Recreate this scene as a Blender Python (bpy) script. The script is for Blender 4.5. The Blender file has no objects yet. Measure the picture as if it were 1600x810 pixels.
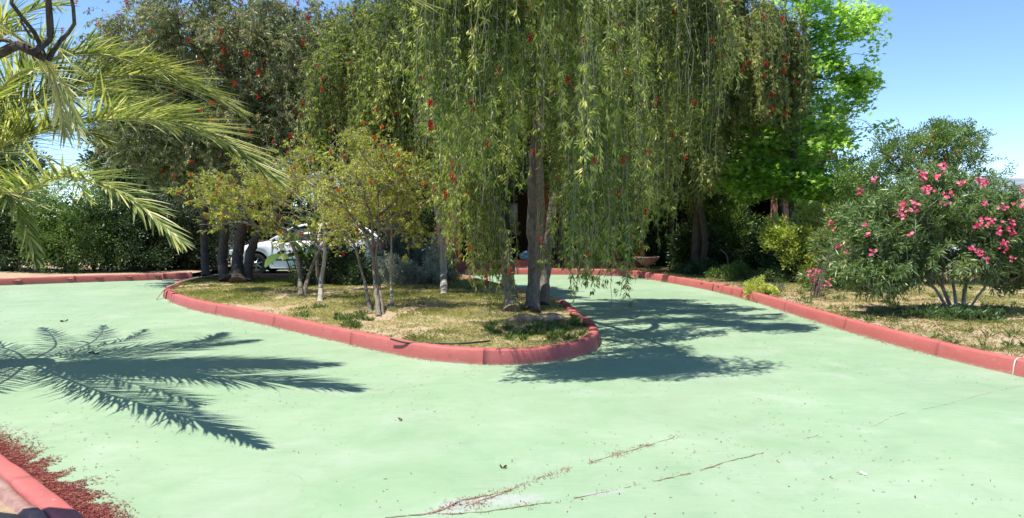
import bpy, math, random
import numpy as np
from mathutils import Vector, Matrix

random.seed(7)
SC = bpy.context.scene
COL = SC.collection
R = np.random.default_rng(11)

# ------------------------------------------------------------------ camera
FPX = 1220.0            # focal length in photograph pixels (1600 wide)
CAM_H = 1.6
PITCH = math.atan(65 / FPX)
cd = bpy.data.cameras.new('camera')
cam = bpy.data.objects.new('camera', cd)
COL.objects.link(cam)
cd.sensor_width = 36
cd.lens = FPX / 1600 * 36
cd.clip_start = 0.05
cd.clip_end = 20000
cam.location = (0, 0, CAM_H)
cam.rotation_euler = (math.pi / 2 - PITCH, 0, 0)
SC.camera = cam

# ------------------------------------------------------------------ sky and sun
SUN = Vector((-0.31, -0.11, 0.94)).normalized()
EL = math.asin(SUN.z)
AZ = math.atan2(SUN.x, SUN.y)
world = bpy.data.worlds.new('World')
SC.world = world
world.use_nodes = True
wn = world.node_tree.nodes
wl = world.node_tree.links
bg = wn['Background']
sky = wn.new('ShaderNodeTexSky')
sky.sky_type = 'NISHITA'
sky.sun_disc = False
sky.sun_elevation = EL
sky.sun_rotation = AZ
sky.altitude = 1500
sky.air_density = 0.85
sky.dust_density = 0.0
sky.ozone_density = 6.0
wl.new(sky.outputs[0], bg.inputs['Color'])
bg.inputs['Strength'].default_value = 0.14
sd = bpy.data.lights.new('sun', 'SUN')
sd.energy = 4.5
sd.angle = math.radians(0.5)
sd.color = (1.0, 0.955, 0.89)
so = bpy.data.objects.new('sun', sd)
COL.objects.link(so)
so.rotation_euler = SUN.to_track_quat('Z', 'Y').to_euler()
so.location = (-6, -2, 18)
SC.view_settings.view_transform = 'Standard'
SC.view_settings.look = 'None'
SC.view_settings.exposure = 0.86
SC.view_settings.gamma = 1
SC.cycles.max_bounces = 7
SC.cycles.diffuse_bounces = 3
SC.cycles.transmission_bounces = 5
SC.cycles.transparent_max_bounces = 4


# ------------------------------------------------------------------ measuring the place
def P(px, py, Y):
    """point at world depth Y seen at photograph pixel (px, py)"""
    a = (px - 800) / FPX
    b = (405 - py) / FPX
    dy = math.cos(PITCH) + b * math.sin(PITCH)
    dz = -math.sin(PITCH) + b * math.cos(PITCH)
    t = Y / dy
    return np.array((a * t, Y, CAM_H + dz * t))


def G(px, py, z=0.0):
    a = (px - 800) / FPX
    b = (405 - py) / FPX
    dy = math.cos(PITCH) + b * math.sin(PITCH)
    dz = -math.sin(PITCH) + b * math.cos(PITCH)
    t = (z - CAM_H) / dz
    return np.array((a * t, dy * t, z))


# ------------------------------------------------------------------ materials
def lin(c):
    return tuple(((v / 12.92) if v <= 0.04045 else ((v + 0.055) / 1.055) ** 2.4) for v in c)


class NT:
    def __init__(s, name):
        s.m = bpy.data.materials.new(name)
        s.m.use_nodes = True
        s.n = s.m.node_tree.nodes
        s.l = s.m.node_tree.links
        s.n.clear()
        s.out = s.n.new('ShaderNodeOutputMaterial')

    def node(s, t, **k):
        n = s.n.new(t)
        for a, b in k.items():
            setattr(n, a, b)
        return n

    def link(s, a, b):
        s.l.new(a, b)

    def coord(s, which='Object'):
        return s.node('ShaderNodeTexCoord').outputs[which]

    def pos(s):
        return s.node('ShaderNodeNewGeometry').outputs['Position']

    def noise(s, vec, scale, detail=4, rough=0.55, dist=0.0):
        n = s.node('ShaderNodeTexNoise')
        n.inputs['Scale'].default_value = scale
        n.inputs['Detail'].default_value = detail
        n.inputs['Roughness'].default_value = rough
        n.inputs['Distortion'].default_value = dist
        s.link(vec, n.inputs['Vector'])
        return n.outputs['Fac']

    def ramp(s, fac, stops):
        n = s.node('ShaderNodeValToRGB')
        cr = n.color_ramp
        while len(cr.elements) < len(stops):
            cr.elements.new(0.5)
        for e, (p, c) in zip(cr.elements, stops):
            e.position = p
            e.color = (c, c, c, 1) if isinstance(c, (int, float)) else (*c, 1)
        s.link(fac, n.inputs['Fac'])
        return n.outputs['Color']

    def mix(s, fac, a, b, mode='MIX'):
        n = s.node('ShaderNodeMix', data_type='RGBA', blend_type=mode)
        n.clamp_factor = True
        for k, sock, v in ((0, n.inputs[0], fac), (6, n.inputs[6], a), (7, n.inputs[7], b)):
            if isinstance(v, (int, float)):
                sock.default_value = v if k == 0 else (v, v, v, 1)
            elif isinstance(v, tuple):
                sock.default_value = (*v, 1)
            else:
                s.link(v, sock)
        return n.outputs[2]

    def math(s, op, a, b=0.0, c=None, clamp=False):
        n = s.node('ShaderNodeMath', operation=op, use_clamp=clamp)
        for i, v in enumerate((a, b) if c is None else (a, b, c)):
            if isinstance(v, (int, float)):
                n.inputs[i].default_value = v
            else:
                s.link(v, n.inputs[i])
        return n.outputs[0]

    def bump(s, h, strength=0.3, dist=0.01):
        n = s.node('ShaderNodeBump')
        n.inputs['Strength'].default_value = strength
        n.inputs['Distance'].default_value = dist
        s.link(h, n.inputs['Height'])
        return n.outputs[0]

    def princ(s, col, rough=0.7, spec=0.3, normal=None, metal=0.0, coat=0.0):
        b = s.node('ShaderNodeBsdfPrincipled')
        for k, v in (('Base Color', col), ('Roughness', rough)):
            if isinstance(v, (int, float)):
                b.inputs[k].default_value = v
            elif isinstance(v, tuple):
                b.inputs[k].default_value = (*v, 1)
            else:
                s.link(v, b.inputs[k])
        b.inputs['Specular IOR Level'].default_value = spec
        b.inputs['Metallic'].default_value = metal
        b.inputs['Coat Weight'].default_value = coat
        if normal is not None:
            s.link(normal, b.inputs['Normal'])
        s.link(b.outputs[0], s.out.inputs['Surface'])
        return b


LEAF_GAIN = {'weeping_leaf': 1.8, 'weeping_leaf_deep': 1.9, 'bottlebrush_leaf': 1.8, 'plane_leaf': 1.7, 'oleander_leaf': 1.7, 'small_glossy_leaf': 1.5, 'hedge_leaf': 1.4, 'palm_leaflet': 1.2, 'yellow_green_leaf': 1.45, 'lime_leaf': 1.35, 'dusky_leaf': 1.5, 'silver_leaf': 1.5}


def leaf_mat(name, stops, trans=0.35, rough=0.42, spec=0.55, tcol=(1.15, 1.25, 0.55)):
    k_ = LEAF_GAIN.get(name, 1.0)
    stops = [(p_, tuple(min(.9, q_ * k_) for q_ in c_)) for p_, c_ in stops]
    t = NT(name)
    a = t.node('ShaderNodeAttribute', attribute_name='v')
    col = t.ramp(a.outputs['Fac'], stops)
    b = t.princ(col, rough, spec)
    tr = t.node('ShaderNodeBsdfTranslucent')
    tc = t.mix(1.0, col, tcol, 'MULTIPLY')
    t.link(tc, tr.inputs['Color'])
    ms = t.node('ShaderNodeMixShader')
    ms.inputs[0].default_value = trans
    t.link(b.outputs[0], ms.inputs[1])
    t.link(tr.outputs[0], ms.inputs[2])
    t.link(ms.outputs[0], t.out.inputs['Surface'])
    return t.m


def bark_mat(name, c1, c2, scale=14, stretch=5):
    t = NT(name)
    mp = t.node('ShaderNodeMapping')
    mp.inputs['Scale'].default_value = (stretch, stretch, 1)
    t.link(t.coord('Object'), mp.inputs['Vector'])
    n = t.noise(mp.outputs[0], scale / 3, 6, 0.7, 0.4)
    n2 = t.noise(t.coord('Object'), scale * 2, 3)
    col = t.mix(t.ramp(n, [(0.35, 0.0), (0.62, 1.0)]), c1, c2)
    col = t.mix(t.math('MULTIPLY', n2, 0.4), col, tuple(v * 0.5 for v in c1))
    t.princ(col, 0.9, 0.15, t.bump(n, 0.8, 0.02))
    return t.m


def plain(name, col, rough=0.6, spec=0.3, metal=0.0, coat=0.0, vary=0.15, scale=8, bump=0.1):
    t = NT(name)
    n = t.noise(t.coord('Object'), scale, 5)
    c = t.mix(n, tuple(v * (1 - vary) for v in col), tuple(min(1, v * (1 + vary)) for v in col))
    t.princ(c, rough, spec, t.bump(n, bump, 0.005), metal, coat)
    return t.m


M = {}
# painted concrete drive
t = NT('green_painted_concrete')
p = t.pos()
base = (0.265, 0.515, 0.275)
n_big = t.noise(p, 0.35, 3, 0.5)
n_mid = t.noise(p, 1.6, 5, 0.6, 0.6)
n_fine = t.noise(p, 22, 5, 0.7)
n_grain = t.noise(p, 160, 2, 0.6)
mp = t.node('ShaderNodeMapping')
mp.inputs['Scale'].default_value = (0.6, 2.6, 1)
mp.inputs['Rotation'].default_value = (0, 0, -0.25)
t.link(p, mp.inputs['Vector'])
n_str = t.noise(mp.outputs[0], 1.3, 6, 0.65, 0.5)
c = t.mix(t.ramp(n_big, [(0.35, 0.0), (0.65, 1.0)]), (0.300, 0.405, 0.250), (0.258, 0.378, 0.222))
c = t.mix(t.math('MULTIPLY', t.ramp(n_str, [(0.47, 0.0), (0.72, 1.0)]), 0.4), c, (0.35, 0.425, 0.305))
c = t.mix(t.math('MULTIPLY', t.ramp(n_mid, [(0.52, 0.0), (0.72, 1.0)]), 0.6), c, (0.37, 0.44, 0.33))
c = t.mix(t.math('MULTIPLY', t.ramp(n_mid, [(0.22, 1.0), (0.42, 0.0)]), 0.45), c, (0.175, 0.295, 0.16))
c = t.mix(t.math('MULTIPLY', t.ramp(n_fine, [(0.6, 0.0), (0.78, 1.0)]), 0.35), c, (0.30, 0.38, 0.25))
# dusty foot of the far drive
# worn patches down to pale concrete: (x, y, rx, ry, angle)
sep = t.node('ShaderNodeSeparateXYZ')
t.link(p, sep.inputs[0])
worn = None
for (px, py, rx, ry, ang, st) in ((770, 783, 0.33, 0.085, 0.22, 1.0), (700, 800, 0.18, 0.05, 0.1, .8), (1180, 735, .8, .22, .25, .32), (300, 745, .8, .2, 0.05, .25),
                                  (640, 700, .9, .25, .1, .22), (1250, 780, 1.1, .3, .1, .3), (120, 790, .7, .2, 0, .25), (945, 770, .14, .03, .3, .9), (1128, 708, .08, .02, .3, .7),
                                  (1400, 668, 1.2, .05, .55, .25), (1020, 700, 1.0, .03, .45, .3)):
    g = G(px, py)
    dx = t.math('SUBTRACT', sep.outputs[0], float(g[0]))
    dy = t.math('SUBTRACT', sep.outputs[1], float(g[1]))
    ca, sa = math.cos(ang), math.sin(ang)
    u = t.math('ADD', t.math('MULTIPLY', dx, ca / rx), t.math('MULTIPLY', dy, sa / rx))
    v = t.math('ADD', t.math('MULTIPLY', dx, -sa / ry), t.math('MULTIPLY', dy, ca / ry))
    d = t.math('SQRT', t.math('ADD', t.math('MULTIPLY', u, u), t.math('MULTIPLY', v, v)))
    e = t.math('MULTIPLY', t.math('SUBTRACT', 1.5, d, clamp=True), st)
    worn = e if worn is None else t.math('MAXIMUM', worn, e)
nn = t.noise(p, 9, 8, 0.75, 0.8)
wm = t.ramp(t.math('ADD', t.math('MULTIPLY', worn, 0.62), t.math('MULTIPLY', nn, 0.95)), [(0.78, 0.0), (0.86, 1.0)])
c = t.mix(wm, c, t.mix(n_fine, (0.25, 0.29, 0.24), (0.44, 0.45, 0.41)))
c = t.mix(t.math('MULTIPLY', worn, 0.25), c, (0.40, 0.49, 0.38))
c = t.mix(t.math('MULTIPLY', t.ramp(n_grain, [(0.58, 0.0), (0.72, 1.0)]), 0.28), c, (0.15, 0.27, 0.15))
# thin random hairline cracks
vo = t.node('ShaderNodeTexVoronoi', feature='DISTANCE_TO_EDGE')
vo.inputs['Scale'].default_value = 0.22
mpv = t.node('ShaderNodeVectorMath', operation='ADD')
nv = t.node('ShaderNodeTexNoise')
nv.inputs['Scale'].default_value = 1.3
nv.inputs['Detail'].default_value = 6
t.link(p, nv.inputs['Vector'])
t.link(p, mpv.inputs[0])
t.link(nv.outputs['Color'], mpv.inputs[1])
t.link(mpv.outputs[0], vo.inputs['Vector'])
cr = t.ramp(vo.outputs['Distance'], [(0.0, 1.0), (0.0022, 0.0)])
crm = t.math('MULTIPLY', cr, t.ramp(n_mid, [(0.48, 0.0), (0.56, 0.5)]))
c = t.mix(crm, c, (0.22, 0.27, 0.17))
mpr = t.node('ShaderNodeMapping')
mpr.inputs['Scale'].default_value = (3.0, 30, 1)
mpr.inputs['Rotation'].default_value = (0, 0, -0.38)
t.link(p, mpr.inputs['Vector'])
n_rol = t.noise(mpr.outputs[0], 1.0, 6, 0.7, 0.3)
c = t.mix(t.math('MULTIPLY', t.ramp(n_rol, [(0.5, 0.0), (0.75, 1.0)]), 0.35), c, (0.34, 0.42, 0.30))
c = t.mix(t.math('MULTIPLY', t.ramp(n_rol, [(0.25, 1.0), (0.45, 0.0)]), 0.35), c, (0.185, 0.30, 0.165))
n_blot = t.noise(p, 0.9, 9, 0.72, 0.9)
c = t.mix(t.math('MULTIPLY', t.ramp(n_blot, [(0.50, 0.0), (0.60, 1.0)]), 0.45), c, (0.232, 0.362, 0.20))
n_st = t.noise(p, 4.5, 8, 0.8, 1.2)
c = t.mix(t.math('MULTIPLY', t.ramp(n_st, [(0.60, 0.0), (0.68, 1.0)]), 0.42), c, (0.42, 0.46, 0.38))
c = t.mix(t.math('MULTIPLY', t.ramp(n_st, [(0.30, 1.0), (0.38, 0.0)]), 0.38), c, (0.17, 0.28, 0.14))
n_sp = t.noise(p, 60, 3, 0.8, 0.3)
c = t.mix(t.math('MULTIPLY', t.ramp(n_sp, [(0.70, 0.0), (0.74, 1.0)]), 0.55), c, (0.14, 0.17, 0.08))
n_con = t.noise(p, 0.5, 10, 0.8, 0.5)
kk = t.math('ADD', 0.68, t.math('MULTIPLY', n_con, 0.44))
cb = t.node('ShaderNodeCombineColor')
for i_ in range(3):
    t.link(kk, cb.inputs[i_])
c = t.mix(1.0, c, cb.outputs[0], 'MULTIPLY')
gr = t.ramp(t.noise(p, 320, 2, 0.5), [(0.3, 0.88), (0.7, 1.06)])
c = t.mix(1.0, c, gr, 'MULTIPLY')
h = t.math('ADD', t.math('MULTIPLY', n_fine, 0.6), t.math('MULTIPLY', n_grain, 0.5))
t.princ(c, t.ramp(n_mid, [(0.3, 0.62), (0.7, 0.8)]), 0.28, t.bump(h, 0.35, 0.004))
M['drive'] = t.m

t = NT('red_painted_kerb')
p = t.pos()
n1 = t.noise(p, 2.2, 5, 0.6)
n2 = t.noise(p, 26, 6, 0.75, 0.5)
n3 = t.noise(p, 9, 5, 0.7)
c = t.mix(n1, (0.37, 0.085, 0.078), (0.46, 0.14, 0.12))
c = t.mix(t.math('MULTIPLY', t.ramp(n3, [(0.55, 0.0), (0.75, 1.0)]), 0.3), c, (0.52, 0.19, 0.16))
c = t.mix(t.ramp(n2, [(0.64, 0.0), (0.68, 0.8)]), c, (0.56, 0.42, 0.37))
n4 = t.noise(p, 5, 7, 0.8, 1.0)
c = t.mix(t.ramp(n4, [(0.60, 0.0), (0.66, 0.55)]), c, (0.30, 0.09, 0.08))
c = t.mix(t.ramp(n4, [(0.30, 0.6), (0.37, 0.0)]), c, (0.60, 0.31, 0.27))
c = t.mix(t.math('MULTIPLY', t.ramp(n3, [(0.2, 1.0), (0.4, 0.0)]), 0.6), c, (0.26, 0.05, 0.05))
sepz = t.node('ShaderNodeSeparateXYZ')
t.link(p, sepz.inputs[0])
zz = t.math('ADD', sepz.outputs[2], t.math('MULTIPLY', t.math('SUBTRACT', n3, 0.5), 0.09))
c = t.mix(t.ramp(zz, [(0.0, 0.65), (0.028, 0.0)]), c, (0.42, 0.30, 0.23))
t.princ(c, 0.62, 0.3, t.bump(t.math('ADD', n2, n3), 0.45, 0.008))
M['kerb'] = t.m
M['kerb_white'] = plain('chipped_whitewash', (0.30, 0.18, 0.15), 0.85, 0.2, vary=0.6, scale=14, bump=0.6)
M['mortar'] = plain('pale_joint_mortar', (0.60, 0.50, 0.44), 0.9, 0.2, vary=0.3, scale=40, bump=0.5)

t = NT('dry_soil')
p = t.pos()
n1 = t.noise(p, 1.1, 6, 0.65)
n2 = t.noise(p, 14, 6, 0.75)
c = t.mix(t.ramp(n1, [(0.35, 0.0), (0.65, 1.0)]), (0.34, 0.22, 0.14), (0.37, 0.30, 0.18))
c = t.mix(t.ramp(n2, [(0.4, 0.0), (0.75, 1.0)]), c, (0.50, 0.40, 0.27))
c = t.mix(t.math('MULTIPLY', t.ramp(t.noise(p, 0.55, 3), [(0.55, 0.0), (0.7, 1.0)]), 0.5), c, (0.33, 0.15, 0.09))
t.princ(c, 0.95, 0.1, t.bump(n2, 0.9, 0.03))
M['soil'] = t.m
t = NT('plain_earth')
p = t.pos()
n1 = t.noise(p, 0.08, 6, 0.6)
c = t.mix(n1, (0.20, 0.17, 0.10), (0.27, 0.25, 0.13))
t.princ(c, 0.95, 0.1, t.bump(t.noise(p, 4, 5), 0.6, 0.05))
M['earth'] = t.m
M['road'] = plain('grey_road', (0.33, 0.34, 0.36), 0.9, 0.2, vary=0.12, scale=3)
t = NT('hazed_mountain')
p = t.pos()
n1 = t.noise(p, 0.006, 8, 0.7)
c = t.mix(t.ramp(n1, [(0.4, 0.0), (0.6, 1.0)]), (0.13, 0.17, 0.20), (0.24, 0.27, 0.29))  # blue-grey tones put the haze of distance into the surface colour
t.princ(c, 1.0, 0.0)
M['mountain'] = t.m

M['bark_grey'] = bark_mat('grey_fissured_bark', (0.10, 0.085, 0.065), (0.30, 0.265, 0.21), 30, 4)
M['bark_dark'] = bark_mat('dark_brown_bark', (0.045, 0.035, 0.028), (0.14, 0.115, 0.09), 24, 4)
M['bark_pale'] = bark_mat('pale_papery_bark', (0.22, 0.19, 0.15), (0.50, 0.46, 0.39), 26, 3)
M['bark_slate'] = bark_mat('slate_grey_bark', (0.07, 0.075, 0.085), (0.17, 0.18, 0.19), 22, 3)
M['wood'] = bark_mat('weathered_split_wood', (0.22, 0.13, 0.08), (0.55, 0.42, 0.28), 20, 2)

g = leaf_mat
M['weep'] = g('weeping_leaf', [(0, (0.030, 0.046, 0.010)), (0.4, (0.080, 0.110, 0.022)), (0.72, (0.20, 0.23, 0.052)), (1, (0.42, 0.41, 0.15))], 0.42, .5, .3)  # ramp runs from shaded to sunlit leaf tones, light put into the colour
M['weep_dark'] = g('weeping_leaf_deep', [(0, (0.028, 0.042, 0.010)), (0.45, (0.072, 0.096, 0.022)), (0.8, (0.17, 0.19, 0.05)), (1, (0.34, 0.32, 0.13))], 0.42, .5, .3)
M['bottle'] = g('bottlebrush_leaf', [(0, (0.045, 0.058, 0.028)), (0.5, (0.115, 0.132, 0.06)), (0.85, (0.22, 0.22, 0.11)), (1, (0.33, 0.24, 0.15))], 0.4)
M['olive'] = g('yellow_green_leaf', [(0, (0.12, 0.135, 0.022)), (0.5, (0.27, 0.275, 0.045)), (0.9, (0.42, 0.45, 0.085)), (1, (0.50, 0.42, 0.12))], 0.42)
M['plane'] = g('plane_leaf', [(0, (0.09, 0.17, 0.025)), (0.5, (0.19, 0.31, 0.055)), (0.9, (0.34, 0.46, 0.12)), (1, (0.44, 0.52, 0.22))], 0.58)
M['oleander'] = g('oleander_leaf', [(0, (0.045, 0.080, 0.028)), (0.5, (0.10, 0.15, 0.052)), (0.9, (0.20, 0.245, 0.11)), (1, (0.32, 0.27, 0.13))], 0.3, 0.38, 0.5)
M['pom'] = g('small_glossy_leaf', [(0, (0.05, 0.095, 0.02)), (0.6, (0.10, 0.165, 0.035)), (1, (0.22, 0.27, 0.07))], 0.3)
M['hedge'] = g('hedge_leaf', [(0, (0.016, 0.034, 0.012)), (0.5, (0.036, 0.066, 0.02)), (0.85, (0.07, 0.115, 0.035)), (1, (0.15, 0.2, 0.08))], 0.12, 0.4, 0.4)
M['cypress'] = g('cypress_spray', [(0, (0.016, 0.03, 0.010)), (0.6, (0.034, 0.058, 0.017)), (1, (0.09, 0.12, 0.035))], 0.1)
M['lime'] = g('lime_leaf', [(0, (0.13, 0.19, 0.03)), (0.5, (0.26, 0.32, 0.055)), (1, (0.46, 0.47, 0.13))], 0.35)
M['silver'] = g('silver_leaf', [(0, (0.11, 0.135, 0.115)), (0.5, (0.21, 0.245, 0.21)), (1, (0.38, 0.41, 0.35))], 0.15)
M['rosemary'] = g('dusky_leaf', [(0, (0.05, 0.072, 0.062)), (0.6, (0.10, 0.13, 0.11)), (1, (0.19, 0.22, 0.17))], 0.15)
M['grass'] = g('dry_grass', [(0, (0.09, 0.13, 0.03)), (0.35, (0.22, 0.25, 0.07)), (0.7, (0.44, 0.42, 0.19)), (1, (0.62, 0.56, 0.34))], 0.3, 0.8, 0.1)
M['weed'] = g('weed_leaf', [(0, (0.05, 0.10, 0.02)), (1, (0.16, 0.22, 0.05))], 0.3)
M['litter'] = g('dead_leaf', [(0, (0.08, 0.045, 0.03)), (0.5, (0.20, 0.12, 0.07)), (1, (0.42, 0.31, 0.19))], 0.1, 0.9, 0.1, (1, 0.9, 0.7))
M['petal'] = g('fallen_red_stamen', [(0, (0.05, 0.015, 0.015)), (0.6, (0.20, 0.03, 0.035)), (1, (0.36, 0.19, 0.12))], 0.15, 0.9, 0.1, (1.2, 0.6, 0.6))
M['palm'] = g('palm_leaflet', [(0, (0.065, 0.105, 0.025)), (0.4, (0.14, 0.185, 0.05)), (0.7, (0.31, 0.32, 0.11)), (1, (0.60, 0.55, 0.30))], 0.35, 0.42, 0.5)
M['palm_pale'] = g('pale_palm_leaflet', [(0, (0.20, 0.22, 0.08)), (0.6, (0.38, 0.37, 0.16)), (1, (0.60, 0.52, 0.28))], 0.25, 0.5, 0.4)
M['rachis'] = plain('palm_rachis', (0.27, 0.27, 0.09), 0.5, 0.4)
M['strel'] = g('big_leaf', [(0, (0.035, 0.085, 0.02)), (1, (0.09, 0.16, 0.04))], 0.3, 0.3, 0.5)
M['redflower'] = g('red_bloom', [(0, (0.24, 0.012, 0.014)), (0.6, (0.52, 0.035, 0.03)), (1, (0.72, 0.11, 0.05))], 0.3, 0.8, 0.1, (1.2, 0.5, 0.5))
M['orangeflower'] = g('orange_bloom', [(0, (0.42, 0.07, 0.02)), (1, (0.72, 0.22, 0.05))], 0.3, 0.8, 0.1, (1.2, 0.7, 0.5))
M['brownflower'] = g('spent_bloom', [(0, (0.20, 0.07, 0.04)), (1, (0.42, 0.2, 0.12))], 0.2, 0.8, 0.1, (1, 0.8, 0.7))
M['pink'] = g('pink_petal', [(0, (0.55, 0.045, 0.12)), (0.6, (0.72, 0.11, 0.21)), (1, (0.85, 0.36, 0.44))], 0.3, 0.7, 0.1, (1.2, 0.7, 0.8))
M['magenta'] = g('magenta_bract', [(0, (0.50, 0.015, 0.07)), (1, (0.72, 0.04, 0.12))], 0.35, 0.7, 0.1, (1.2, 0.6, 0.7))
M['twig'] = plain('pale_twig', (0.30, 0.26, 0.20), 0.9, 0.1)


# ------------------------------------------------------------------ object helpers
def link(o, parent=None):
    COL.objects.link(o)
    if parent is not None:
        o.parent = parent
    return o


def tag(o, label=None, cat=None, group=None, kind=None):
    if label:
        o['label'] = label
    if cat:
        o['category'] = cat
    if group:
        o['group'] = group
    if kind:
        o['kind'] = kind
    return o


def thing(name, loc, label, cat, group=None, rz=0.0):
    o = bpy.data.objects.new(name, None)
    o.empty_display_size = 0.2
    o.location = tuple(float(v) for v in loc)
    o.rotation_euler = (0, 0, rz)
    link(o)
    return tag(o, label, cat, group)


def mesh_np(name, verts, faces, mat, v=None, smooth=False, parent=None, loc=None):
    """verts (N,3) world coords; faces: list of (M,k) arrays; made local to loc"""
    verts = np.asarray(verts, dtype=np.float64)
    if loc is None and parent is not None:
        loc = parent.location
    if loc is not None:
        verts = verts - np.array(loc[:])
    me = bpy.data.meshes.new(name)
    if not isinstance(faces, list):
        faces = [faces]
    faces = [np.asarray(f, dtype=np.int32) for f in faces if len(f)]
    nl = sum(f.size for f in faces)
    npoly = sum(len(f) for f in faces)
    me.vertices.add(len(verts))
    me.vertices.foreach_set('co', verts.astype(np.float32).ravel())
    me.loops.add(nl)
    me.loops.foreach_set('vertex_index', np.concatenate([f.ravel() for f in faces]))
    me.polygons.add(npoly)
    tot = np.concatenate([np.full(len(f), f.shape[1], dtype=np.int32) for f in faces])
    start = np.concatenate([[0], np.cumsum(tot)[:-1]]).astype(np.int32)
    me.polygons.foreach_set('loop_start', start)
    me.polygons.foreach_set('loop_total', tot)
    if smooth:
        me.polygons.foreach_set('use_smooth', np.ones(npoly, dtype=bool))
    if v is not None:
        at = me.attributes.new('v', 'FLOAT', 'FACE')
        at.data.foreach_set('value', np.asarray(v, dtype=np.float32))
    me.update(calc_edges=True)
    me.validate()
    me.materials.append(mat)
    o = bpy.data.objects.new(name, me)
    if parent is None and loc is not None:
        o.location = tuple(float(q) for q in loc)
    link(o, parent)
    return o


def nrm(a):
    return a / np.maximum(np.linalg.norm(a, axis=-1, keepdims=True), 1e-9)


class Leaves:
    """accumulates leaf blades as small folded diamonds (two triangles each)"""

    def __init__(s):
        s.V, s.F, s.A, s.n = [], [], [], 0

    def add(s, pos, d, L, W, v, fold=0.25, side=None, droop=0.0):
        N = len(pos)
        if N == 0:
            return
        d = nrm(d)
        if side is None:
            side = np.cross(d, R.normal(size=(N, 3)))
        side = nrm(side)
        up = np.cross(side, d)
        L = np.broadcast_to(np.asarray(L, float), (N,))[:, None]
        W = np.broadcast_to(np.asarray(W, float), (N,))[:, None]
        mid = pos + d * L * 0.45
        tip = pos + d * L - np.array([0, 0, 1]) * L * droop
        q = np.stack([pos, mid + side * W / 2 + up * W * fold, tip, mid - side * W / 2 + up * W * fold], 1)
        s.V.append(q.reshape(-1, 3))
        i = np.arange(N) * 4 + s.n
        s.F.append(np.concatenate([np.stack([i, i + 1, i + 2], 1), np.stack([i, i + 2, i + 3], 1)]))
        vv = np.clip(np.broadcast_to(v, (N,)), 0, 1)
        s.A.append(np.concatenate([vv, vv]))
        s.n += 4 * N

    def poly(s, pos, d, side, shape, size, v):
        """leaf outlines: shape (K,2) in leaf plane as a fan round its first point"""
        N, K = len(pos), len(shape)
        d = nrm(d)
        side = nrm(side)
        size = np.broadcast_to(np.asarray(size, float), (N,))[:, None, None]
        up = np.cross(side, d)
        cup = (np.abs(shape[:, 1]) * 0.25)[None, :, None]
        q = pos[:, None, :] + size * (shape[None, :, 0:1] * d[:, None, :] + shape[None, :, 1:2] * side[:, None, :] + cup * up[:, None, :])
        s.V.append(q.reshape(-1, 3))
        i0 = np.arange(N)[:, None] * K + s.n
        k = np.arange(1, K)
        k2 = np.roll(k, -1)
        f = np.stack([np.broadcast_to(i0, (N, K - 1)), i0 + k[None], i0 + k2[None]], -1).reshape(-1, 3)
        s.F.append(f)
        s.A.append(np.repeat(np.clip(np.broadcast_to(v, (N,)), 0, 1), K - 1))
        s.n += N * K

    def build(s, name, mat, parent=None, loc=None):
        return mesh_np(name, np.concatenate(s.V), np.concatenate(s.F), mat, np.concatenate(s.A), parent=parent, loc=loc)


class Tubes:
    def __init__(s):
        s.V, s.Q, s.T, s.n = [], [], [], 0

    def add(s, pts, rad, sides=6, bumpy=0.0, cap=True):
        pts = np.asarray(pts, float)
        n = len(pts)
        rad = np.broadcast_to(np.asarray(rad, float), (n,))
        tan = nrm(np.gradient(pts, axis=0))
        ref = np.array([0.0, 0, 1]) if abs(tan[0][2]) < 0.9 else np.array([1.0, 0, 0])
        a = nrm(np.cross(tan[0], ref))
        th = np.linspace(0, 2 * np.pi, sides, endpoint=False)
        rings = []
        for i in range(n):
            a = a - tan[i] * np.dot(a, tan[i])
            a = nrm(a)
            b = np.cross(tan[i], a)
            rr = rad[i] * (1 + (R.normal(size=sides) * bumpy if bumpy else 0))
            rings.append(pts[i] + (np.cos(th) * rr)[:, None] * a + (np.sin(th) * rr)[:, None] * b)
        s.V.append(np.concatenate(rings))
        for i in range(n - 1):
            k = np.arange(sides)
            k2 = (k + 1) % sides
            s.Q.append(np.stack([s.n + i * sides + k, s.n + i * sides + k2, s.n + (i + 1) * sides + k2, s.n + (i + 1) * sides + k], 1))
        s.n += n * sides
        if cap:
            for e, ring in ((0, 0), (n - 1, n - 1)):
                s.V.append(pts[e][None])
                k = np.arange(sides)
                base = s.n - (n * sides if e == 0 else n * sides + 1)
                o = base + ring * sides
                s.T.append(np.stack([np.full(sides, s.n), o + k, o + (k + 1) % sides], 1))
                s.n += 1
        return s

    def build(s, name, mat, parent=None, smooth=True, loc=None):
        fs = []
        if s.Q:
            fs.append(np.concatenate(s.Q))
        if s.T:
            fs.append(np.concatenate(s.T))
        return mesh_np(name, np.concatenate(s.V), fs, mat, smooth=smooth, parent=parent, loc=loc)


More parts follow.
